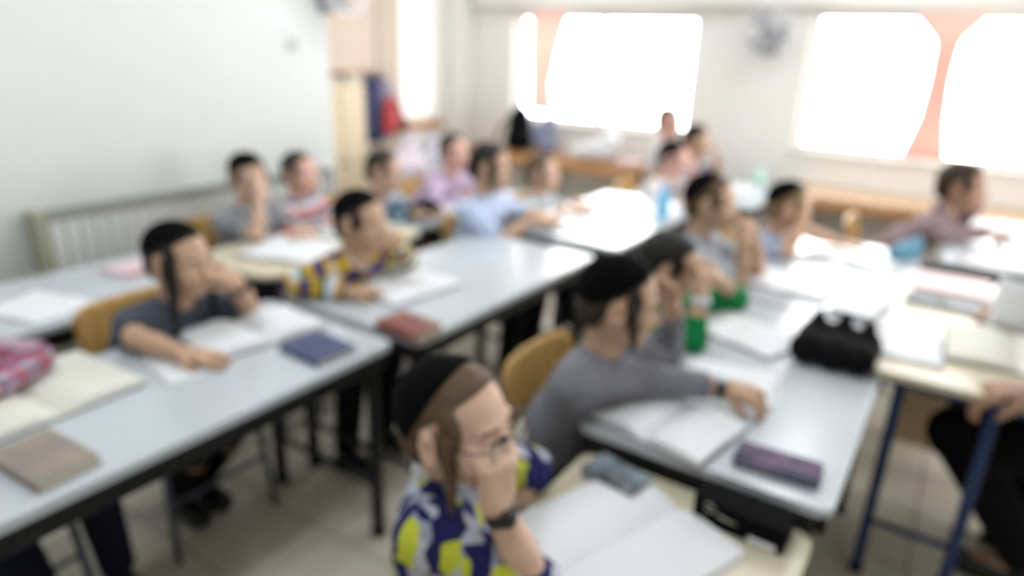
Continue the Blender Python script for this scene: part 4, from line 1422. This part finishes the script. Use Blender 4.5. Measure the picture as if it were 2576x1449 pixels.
# radiator side desks
sheet('white sheet at the left end of the radiator desk', 0.90, 2.50, Z0, 0.22, 0.28, 15)
closed_book('pale pink book with red page edges on the radiator desk', 1.33, 2.64, Z0, 0.21, 0.16, 0.018, 5, mat('book_pale_pink', (0.90, 0.80, 0.82), 0.5), edge=B_RED)
sheet('large white paper before the boy covering his face', 1.86, 2.40, Z0, 0.32, 0.34, 20, curl=0.01)
open_book('open white book before the boy in red stripes', 2.28, 2.40, Z0, 0.32, 0.24, 6, PAGE)
blob_bag('pencil_bag', 'soft black bag lying on the pale alcove desk', 'bag', (2.76, 2.42, Z0 - 0.02), [((-0.10, 0, 0.035), (0.10, -0.02, 0.035), 0.045, 0.045, 0.02), ((-0.04, 0, 0.05), (0.06, 0, 0.055), 0.04, 0.04, 0.02)], BLACKCLOTH, cutz=0.0)
sheet('white worksheet on the pale alcove desk', 3.12, 2.45, Z0 - 0.02, 0.30, 0.22, 0)
open_book('open white book before the boy in lilac checks', 3.45, 2.44, Z0 - 0.02, 0.30, 0.22, 0, PAGE)

# ------------------------------------------------------------------ things on the right row of desks
open_book('thick open book with white pages by the stretched arm', 1.475, 0.485, Z0, 0.30, 0.235, 80, PAGE, thick=0.024)
sheet('white sheet below the elbow of the boy in grey', 1.80, 0.44, Z0, 0.22, 0.28, 8)
open_book('open white book before the boy in green', 2.19, 0.50, Z0, 0.34, 0.23, 70, PAGE, thick=0.010)
open_book('open white book before the boy with clasped hands', 2.82, 0.50, Z0, 0.36, 0.24, 78, PAGE, thick=0.012)
open_book('open white book before the boy in blue-grey checks', 3.38, 0.36, Z0, 0.34, 0.24, 75, PAGE, thick=0.014)
closed_book('white folder with navy edge lying behind the black zip bag', 2.70, 0.225, Z0, 0.15, 0.24, 0.020, 82, PAPER, edge=B_NAVY)

PURPLE = ramp_mat('case_purple_print', 'noise', [(0.36, (0.15, 0.15, 0.22)), (0.50, (0.40, 0.27, 0.44)), (0.62, (0.16, 0.16, 0.24)), (0.75, (0.26, 0.27, 0.50))], scale=11, constant=False, rough=0.5)
r = empty('pencil_case', (1.447, 0.214, Z0), math.radians(-86))
tag(r, 'flat dark purple pencil case near the desk corner', 'pencil case')
B().box(-0.093, 0.093, -0.048, 0.048, 0.0, 0.022, 0.009, 3).obj('case_body', PURPLE, r)
B().tube([(-0.09, -0.047, 0.014), (0.09, -0.047, 0.014)], 0.0025, 6).obj('zip', GREYPLASTIC, r, True)

# black zip bag with three bulges
r = blob_bag('zip_bag', 'black zip bag with three pointed bulges on the right row', 'bag', (2.165, 0.215, Z0),
             [((-0.075, 0.075 - 0.0, 0.045), (0.075, 0.06, 0.045), 0.05, 0.05, 0.02), ((-0.075, 0.0, 0.045), (0.075, -0.01, 0.045), 0.05, 0.05, 0.02), ((-0.075, -0.07, 0.045), (0.075, -0.07, 0.045), 0.045, 0.045, 0.02),
              ((0.02, 0.075, 0.06), (0.055, 0.07, 0.125), 0.045, 0.012, 0.015), ((0.02, 0.0, 0.06), (0.055, -0.005, 0.13), 0.045, 0.012, 0.015), ((0.02, -0.07, 0.06), (0.055, -0.075, 0.12), 0.045, 0.012, 0.015)],
             BLACKCLOTH, 0.006, cutz=0.0)
B().tube([(0.06, 0.10, 0.085), (0.075, 0.03, 0.09), (0.07, -0.04, 0.088), (0.06, -0.10, 0.08)], 0.004, 8).obj('zip', mat('zip_dark', (0.16, 0.16, 0.18), 0.4), r, True)

# ------------------------------------------------------------------ foreground beige desk
open_book('big white workbook open before the boy with glasses', 1.075, 0.425, 0.66, 0.34, 0.36, 70, PAGE, cover=PAPER, thick=0.018)
closed_book('charcoal closed book at the back of the beige desk', 1.255, 0.515, 0.66, 0.085, 0.145, 0.032, -12, B_CHAR)
r = empty('black_case', (1.272, 0.235, 0.66), math.radians(88))
tag(r, 'black box shaped bag with a white tag on the beige desk', 'bag')
B().box(-0.095, 0.095, -0.040, 0.040, 0.0, 0.052, 0.006, 3).obj('case_body', mat('case_black', (0.05, 0.055, 0.06), 0.95, 0.1, noise=0.1), r)
B().box(-0.096, 0.096, -0.041, 0.041, 0.0525, 0.060, 0.003, 2).obj('case_lid', MATS['case_black'], r)
B().box(-0.080, -0.025, 0.0395, 0.0425, 0.004, 0.018, 0.001, 1).obj('white_tag', PAPER, r)
ring = [(0.060 + 0.011 * math.cos(q), 0.042, 0.046 + 0.009 * math.sin(q)) for q in np.linspace(0.6, 5.6, 14)]
B().tube(ring, 0.0016, 6).obj('silver_ring', mat('metal_silver', (0.80, 0.78, 0.72), 0.3, metal=0.8), r, True)
B().tube([(0.045, 0.042, 0.038), (0.02, 0.0425, 0.034), (0.0, 0.042, 0.032)], 0.002, 6).obj('silver_script', MATS['metal_silver'], r, True)

# ------------------------------------------------------------------ teacher desk
sheet('square white note paper near the corner of the teacher desk', 2.35, 0.02, 0.75, 0.28, 0.17, 3)
open_book('very large cream book lying open on the teacher desk', 2.48, -0.25, 0.75, 0.38, 0.34, 92, PAGECREAM, thick=0.020)
closed_book('dark slate folder in front of the paper stack', 2.86, -0.03, 0.75, 0.10, 0.24, 0.016, 0, B_CHAR)
r = empty('paper_stack', (3.07, -0.02, 0.75), math.radians(2))
tag(r, 'stack of pinkish white papers at the back of the teacher desk', 'paper stack')
PINK = mat('paper_pink', (0.95, 0.86, 0.86), 0.7)
for k in range(4):
    B().box(-0.14, 0.14, -0.16, 0.10, k * 0.008, k * 0.008 + 0.0076, 0.0015, 1, Matrix.Rotation(0.03 * math.sin(k * 2.1), 4, 'Z')).obj('paper_ream', PINK if k % 2 else PAPER, r)
r = empty('standing_booklet', (2.72, -0.27, 0.775), math.radians(70))
tag(r, 'white booklet with its page raised beside the teacher hand', 'book')
B().grid(lambda u, v: ((u - 0.5) * 0.20, 0.03 * math.sin(u * 2.6), v * 0.15), 10, 6, (0, 0.004, 0)).obj('raised_page', PAPER, r, True)
B().box(-0.11, 0.11, -0.10, 0.035, -0.006, 0.0, 0.001, 1).obj('cover', PAPER, r)

# far right desk
open_book('open bluish white book on the far right desk', 4.08, -0.33, 0.74, 0.34, 0.26, 5, PAGE)
sheet('white sheet near the dark edge of the far right desk', 3.78, -0.24, 0.74, 0.28, 0.28, 0)
open_book('second open white book at the far right desk end', 4.52, -0.32, 0.74, 0.34, 0.24, -5, PAGE)
TEALC = mat('cloth_teal', (0.36, 0.56, 0.66), 0.7, noise=0.12, nscale=20)
blob_bag('cloth_bag', 'teal blue cloth bag at the end of the right row', 'bag', (3.60, 0.165, Z0), [((-0.05, 0.02, 0.03), (0.06, -0.03, 0.035), 0.04, 0.045, 0.02), ((0.02, -0.01, 0.05), (0.08, -0.05, 0.075), 0.035, 0.02, 0.02)], TEALC, cutz=0.0)

# ------------------------------------------------------------------ radiator
r = empty('radiator', (1.97, YL - 0.07, 0))
tag(r, 'long white panel radiator below the left wall', 'radiator')
x0r, x1r = 1.22, 2.74
n = 25
w = (x1r - x0r) / n
sec = B().box(-w / 2 + 0.0015, w / 2 - 0.0015, -0.045, 0.045, 0.12, 0.855, 0.010, 2).mesh('radiator_section')
sec.materials.append(RAD)
for i in range(n):
    o = bpy.data.objects.new('radiator_section', sec)
    COL.objects.link(o)
    o.parent = r
    o.location = (x0r + w * (i + 0.5) - 1.97, 0, 0)
g = B()
for i in range(2 * n):
    xx = x0r + w * 0.5 * (i + 0.5) - 1.97
    g.box(xx - 0.008, xx + 0.008, -0.047, 0.047, 0.858, 0.885)
g.box(x0r - 1.97, x1r - 1.97, -0.05, -0.044, 0.857, 0.892)
g.obj('top_grille', RADGRILLE, r)
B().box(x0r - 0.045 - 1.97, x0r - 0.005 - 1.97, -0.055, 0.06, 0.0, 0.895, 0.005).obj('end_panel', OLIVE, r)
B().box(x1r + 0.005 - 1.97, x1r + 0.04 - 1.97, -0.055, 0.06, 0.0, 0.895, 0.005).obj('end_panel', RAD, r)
B().tube([(x0r - 1.97, 0, 0.16), (x1r - 1.97, 0, 0.16)], 0.02, 12).obj('feed_pipe', RAD, r, True)


# ------------------------------------------------------------------ wall fans
def wall_fan(label, loc, rz, tilt=-0.15):
    r = empty('wall_fan', loc, rz)
    tag(r, label, 'fan', 'grey wall fans')
    M = Matrix.Translation((0, -0.16, 0.02)) @ Matrix.Rotation(math.radians(90) + tilt, 4, 'X')
    B().box(-0.05, 0.05, -0.02, 0.0, -0.14, 0.02, 0.008).obj('wall_bracket', GREYPLASTIC, r)
    B().tube([(0, -0.01, -0.08), (0, -0.08, -0.06), (0, -0.11, 0.0)], 0.016, 10).obj('arm', GREYPLASTIC, r, True)
    B().lathe([(0, -0.065), (0.045, -0.065), (0.055, -0.03), (0.05, 0.0), (0, 0.0)], 20, M).obj('motor', GREYPLASTIC, r, True)
    c = B()
    for rr in np.linspace(0.05, 0.165, 6):
        z = 0.055 * (1 - (rr / 0.17) ** 2)
        c.tube([tuple(M @ Vector((rr * math.cos(q), rr * math.sin(q), z + 0.01))) for q in np.linspace(0, 2 * math.pi, 29)], 0.0018, 5)
    for q in np.linspace(0, 2 * math.pi, 20, endpoint=False):
        c.tube([tuple(M @ Vector((rr * math.cos(q), rr * math.sin(q), 0.01 + 0.055 * (1 - (rr / 0.17) ** 2)))) for rr in (0.02, 0.08, 0.13, 0.17)], 0.0016, 5)
        c.tube([tuple(M @ Vector((rr * math.cos(q), rr * math.sin(q), -0.03 - 0.03 * (1 - (rr / 0.17) ** 2)))) for rr in (0.05, 0.12, 0.17)], 0.0016, 5)
    c.tube([tuple(M @ Vector((0.17 * math.cos(q), 0.17 * math.sin(q), -0.01))) for q in np.linspace(0, 2 * math.pi, 33)], 0.008, 6)
    c.obj('grille', WHITEPLASTIC, r)
    for k in range(3):
        a = k * 2 * math.pi / 3
        bl = B().grid(lambda u, v: tuple(M @ Vector(((0.03 + 0.115 * u) * math.cos(a + (v - 0.5) * 1.1), (0.03 + 0.115 * u) * math.sin(a + (v - 0.5) * 1.1), 0.02 * (v - 0.5)))), 6, 6, (0, 0.002, 0))
        bl.obj('blade', mat('fan_blade_grey', (0.62, 0.63, 0.66), 0.4), r, True)
    B().lathe([(0, 0.045), (0.025, 0.04), (0.032, 0.0), (0, 0.0)], 20, M).obj('hub', mat('fan_hub_dark', (0.35, 0.36, 0.42), 0.4), r, True)
    return r


wall_fan('grey wall fan between the two bright windows', (XF, 1.36, 1.73), math.radians(-90))
wall_fan('white wall fan high at the end of the left wall', (2.87, YL, 1.88), 0.0)

# ------------------------------------------------------------------ curtains
def curtain_mat():
    m = bpy.data.materials.new('curtain_peach')
    m.use_nodes = True
    nt = m.node_tree
    nt.nodes.remove(nt.nodes['Principled BSDF'])
    d = nt.nodes.new('ShaderNodeBsdfDiffuse')
    t = nt.nodes.new('ShaderNodeBsdfTranslucent')
    nz = nt.nodes.new('ShaderNodeTexNoise')
    nz.inputs['Scale'].default_value = 60
    rp = nt.nodes.new('ShaderNodeValToRGB')
    rp.color_ramp.elements[0].color = (*lin((0.98, 0.855, 0.815)), 1)
    rp.color_ramp.elements[1].color = (*lin((0.99, 0.89, 0.855)), 1)
    nt.links.new(nz.outputs['Fac'], rp.inputs['Fac'])
    nt.links.new(rp.outputs['Color'], d.inputs['Color'])
    nt.links.new(rp.outputs['Color'], t.inputs['Color'])
    mx = nt.nodes.new('ShaderNodeMixShader')
    mx.inputs[0].default_value = 0.31
    nt.links.new(d.outputs[0], mx.inputs[1])
    nt.links.new(t.outputs[0], mx.inputs[2])
    nt.links.new(mx.outputs[0], nt.nodes['Material Output'].inputs['Surface'])
    return m


CURT = curtain_mat()


def curtain(label, stations, x, folds, rod):
    """stations = [(z, y0, y1)] from top to bottom"""
    r = empty('curtain', (x, (stations[0][1] + stations[0][2]) / 2, stations[0][0]))
    tag(r, label, 'curtain', 'peach curtains')
    base = Vector(r.location)
    zs = [q[0] for q in stations][::-1]
    a = [q[1] for q in stations][::-1]
    c = [q[2] for q in stations][::-1]

    def f_(u, v):
        z = stations[0][0] + (stations[-1][0] - stations[0][0]) * v
        y0, y1 = np.interp(z, zs, a), np.interp(z, zs, c)
        return (x - 0.022 * math.sin(u * folds * 2 * math.pi) - base.x, y0 + (y1 - y0) * u - base.y, z - base.z)
    B().grid(f_, folds * 10, 24, (0.0015, 0, 0)).obj('fabric', CURT, r, True)
    B().tube([(0, rod[0] - base.y, 0.012), (0, rod[1] - base.y, 0.012)], 0.009, 10).obj('curtain_rod', ALU, r, True)
    return r


curtain('peach curtain gathered at the left window', [(1.875, 3.02, 3.40), (1.6, 3.10, 3.40), (1.3, 3.16, 3.38), (1.06, 3.12, 3.38)], XF - 0.055, 5, (1.9, 3.64))
curtain('peach curtain gathered in the middle of the right window', [(1.885, 0.06, 0.50), (1.72, 0.19, 0.34), (1.5, 0.20, 0.33), (1.25, 0.18, 0.34), (0.985, 0.13, 0.40)], XF - 0.055, 5, (-1.2, 1.12))

# ------------------------------------------------------------------ bags on the bench, alcove contents
r = blob_bag('backpack', 'black backpack slumped on the bench under the left window', 'backpack', (5.22, 3.37, 0.72),
             [((0, 0, 0.10), (0, 0.02, 0.30), 0.10, 0.085, 0.03), ((0.0, 0.08, 0.07), (0, 0.05, 0.26), 0.08, 0.07, 0.03), ((-0.07, 0.03, 0.07), (-0.07, 0.03, 0.15), 0.06, 0.05, 0.02)], BLACKCLOTH, 0.008, cutz=0.0)
B().tube([(-0.08, 0.06, 0.30), (-0.13, 0.14, 0.20), (-0.14, 0.19, 0.06), (-0.12, 0.20, 0.01)], 0.012, 8).obj('strap', GREYCLOTH, r, True)
B().tube([(0, 0.0, 0.375), (0.0, 0.03, 0.41), (0.0, 0.06, 0.375)], 0.007, 8).obj('grab_handle', GREYCLOTH, r, True)
blob_bag('folded_jacket', 'blue-grey jacket bundled beside the black backpack', 'jacket', (5.25, 3.15, 0.72), [((0, -0.05, 0.06), (0, 0.06, 0.16), 0.07, 0.08, 0.03), ((-0.02, 0, 0.20), (0, -0.06, 0.29), 0.07, 0.045, 0.03)], mat('cloth_blue_grey', (0.56, 0.60, 0.72), 0.9), cutz=0.0)
WHITEBAG = mat('bag_white', (0.94, 0.95, 0.97), 0.45, noise=0.03, nscale=12, bump=0.6)
blob_bag('plastic_bag', 'white crumpled plastic bag on the window bench', 'bag', (5.15, 2.60, 0.72), [((0, 0.16, 0.05), (0, -0.10, 0.09), 0.06, 0.09, 0.03), ((0, -0.02, 0.09), (0.02, -0.14, 0.17), 0.08, 0.07, 0.03)], WHITEBAG, cutz=0.0)
r = empty('paper_stack', (5.18, 2.22, 0.72), 0.1)
tag(r, 'low pile of pink papers at the end of the window bench', 'paper stack')
for k in range(4):
    B().box(-0.11, 0.11, -0.15, 0.15, k * 0.012, k * 0.012 + 0.0115, 0.002, 1, Matrix.Rotation(0.06 * math.sin(k * 3.1), 4, 'Z')).obj('paper_ream', PINK, r)
blob_bag('wash_bag', 'round white sack on the floor below the window bench', 'bag', (4.75, 2.06, 0.0), [((0, 0, 0.2), (0, 0, 0.50), 0.14, 0.12, 0.05), ((0, 0, 0.5), (0, 0, 0.64), 0.11, 0.05, 0.03)], WHITEBAG, 0.01, cutz=0.0)

# alcove: locker, notice board, hooks and coats
BEIGEWOOD = mat('locker_beige', (0.88, 0.81, 0.69), 0.5, noise=0.03)
r = empty('locker', (3.52, 3.99, 0))
tag(r, 'tall beige locker standing in the alcove corner', 'locker')
B().box(-0.25, 0.25, -0.14, 0.15, 0.06, 1.31, 0.004).obj('body', BEIGEWOOD, r)
B().box(-0.24, 0.24, -0.13, 0.14, 0.0, 0.058).obj('plinth', GREYCLOTH, r)
for sx in (-0.125, 0.125):
    dr_ = B().box(sx - 0.12, sx + 0.12, -0.160, -0.1415, 0.075, 1.30, 0.003).obj('door', BEIGEWOOD, r)
    B().tube([(sx * 0.35, -0.178, 0.70), (sx * 0.35, -0.178, 0.80)], 0.005, 8).obj('handle', GREYPLASTIC, dr_, True)
for k, (xx, ww, hh_, c) in enumerate(((3.38, 0.13, 0.055, (0.25, 0.26, 0.33)), (3.53, 0.12, 0.045, (0.40, 0.36, 0.42)), (3.68, 0.11, 0.06, (0.30, 0.28, 0.36)))):
    closed_book(('dark blue', 'grey violet', 'dark violet')[k] + ' flat book on top of the locker', xx, 3.96, 1.311, ww, 0.2, hh_, 0, mat('locker_book_%d' % k, c, 0.6), group='books on the locker')
PEACH = mat('board_peach', (0.85, 0.775, 0.715), 0.8, noise=0.03, nscale=14)
r = empty('notice_board', (3.80, YA - 0.02, 1.62))
tag(r, 'peach notice board above the locker in the alcove', 'notice board')
B().box(-0.42, 0.42, -0.012, 0.012, -0.24, 0.42, 0.002).obj('board_panel', PEACH, r)
for (u0, u1, q0, q1) in ((-0.44, 0.44, -0.27, -0.238), (-0.44, 0.44, 0.418, 0.45), (-0.44, -0.418, -0.24, 0.42), (0.418, 0.44, -0.24, 0.42)):
    B().box(u0, u1, -0.018, 0.016, q0, q1, 0.003).obj('board_frame', mat('board_frame_wood', (0.78, 0.62, 0.48), 0.5), r)
r = empty('coat_rack', (4.28, YA, 1.37))
tag(r, 'brown wooden coat rack rail on the alcove wall', 'coat rack')
B().box(-0.22, 0.18, -0.022, 0.0, -0.03, 0.03, 0.004).obj('rail', mat('rack_wood', (0.58, 0.42, 0.30), 0.5), r)
for xx in (-0.15, -0.02, 0.11):
    B().tube([(xx, -0.02, 0.0), (xx, -0.06, -0.01), (xx, -0.07, 0.02)], 0.006, 8).obj('hook', GREYPLASTIC, r, True)


def coat(label, x, ztop, length, width, m, y=YA - 0.10, depth=0.05):
    pr = [((0, 0, 0), (0, 0, -length * 0.35), depth * 0.7, depth, 0.03)]
    for sx in (-1, 1):
        pr.append(((sx * width * 0.2, 0, -0.06), (sx * width * 0.32, 0, -length), depth * 0.8, depth * 0.9, 0.03))
        pr.append(((sx * width * 0.34, 0.0, -0.10), (sx * width * 0.5, -0.01, -length * 0.72), depth * 0.7, depth * 0.5, 0.02))
    pr.append(((0, 0, -0.1), (0, 0, -length), depth, depth, 0.03))
    o = blob_bag('coat', label, 'coat', (x, y, ztop), pr, m, 0.009, group='coats on the alcove rack')
    zp = B().tube([(0, -depth - 0.004, -0.08), (0, -depth - 0.006, -length + 0.03)], 0.004, 6).obj('zip', GREYPLASTIC, o, True)
    B().tube([(0, 0.02, 0.03), (0, 0.04, 0.055), (0, 0.05, 0.03)], 0.004, 6).obj('hanging_loop', GREYPLASTIC, o, True)
    return o


coat('navy coat hanging on the alcove rack', 4.06, 1.33, 0.46, 0.22, mat('coat_navy', (0.20, 0.23, 0.38), 0.9))
coat('dark grey coat with lilac tone hanging behind the red one', 4.20, 1.31, 0.42, 0.20, mat('coat_lilac_grey', (0.58, 0.54, 0.62), 0.9))
coat('red coat hanging lowest on the alcove rack', 4.19, 1.17, 0.24, 0.15, mat('coat_red', (0.74, 0.28, 0.30), 0.9), y=YA - 0.17, depth=0.04)
blob_bag('school_bag', 'brown school bag hanging beside the red coat', 'bag', (4.33, YA - 0.12, 0.95), [((-0.04, 0, 0), (0.04, 0, 0), 0.07, 0.07, 0.02), ((0, 0, 0.02), (0, 0, 0.16), 0.06, 0.03, 0.03)], mat('bag_brown', (0.36, 0.24, 0.20), 0.7))
blob_bag('white_jacket', 'whitish jacket heaped on a stool in the alcove', 'jacket', (3.95, 3.62, 0.70), [((-0.10, 0, 0.0), (0.12, 0, 0.0), 0.11, 0.10, 0.03), ((0, 0, 0.05), (0.08, 0.0, 0.19), 0.10, 0.06, 0.03), ((0.1, 0, 0.0), (0.22, -0.02, -0.08), 0.06, 0.05, 0.03)], mat('cloth_pinkish_white', (0.84, 0.80, 0.84), 0.9, noise=0.08, nscale=20), 0.009, cutz=-0.09)
r = empty('stool', (3.98, 3.62, 0))
tag(r, 'grey stool below the whitish jacket in the alcove', 'stool')
B().lathe([(0, 0.575), (0.16, 0.575), (0.17, 0.585), (0.17, 0.60), (0.16, 0.61), (0, 0.61)], 28).obj('seat', GREYPLASTIC, r, True)
for q in range(4):
    a = math.pi / 4 + q * math.pi / 2
    B().tube([(0.11 * math.cos(a), 0.11 * math.sin(a), 0.575), (0.16 * math.cos(a), 0.16 * math.sin(a), 0.0)], 0.012, 8).obj('leg', GREYSTEEL, r, True)
blob_bag('laundry_bag', 'lavender white bag standing below the narrow window', 'bag', (4.72, 3.98, 0.0), [((0, 0, 0.25), (0, 0, 0.62), 0.12, 0.12, 0.04), ((0, 0, 0.6), (0, 0, 0.80), 0.10, 0.04, 0.04)], mat('bag_lavender', (0.90, 0.90, 0.98), 0.6), 0.01, cutz=0.0)

# small grey socket plate high on the left wall
r = empty('wall_plate', (2.62, YL, 1.57))
tag(r, 'small grey plate on the white left wall', 'switch')
B().box(-0.035, 0.035, -0.010, 0.0, -0.035, 0.035, 0.004).obj('plate', mat('plate_grey', (0.80, 0.80, 0.78), 0.5), r)
B().box(-0.015, 0.015, -0.014, -0.009, -0.02, 0.02, 0.002).obj('rocker', MATS['plate_grey'], r)
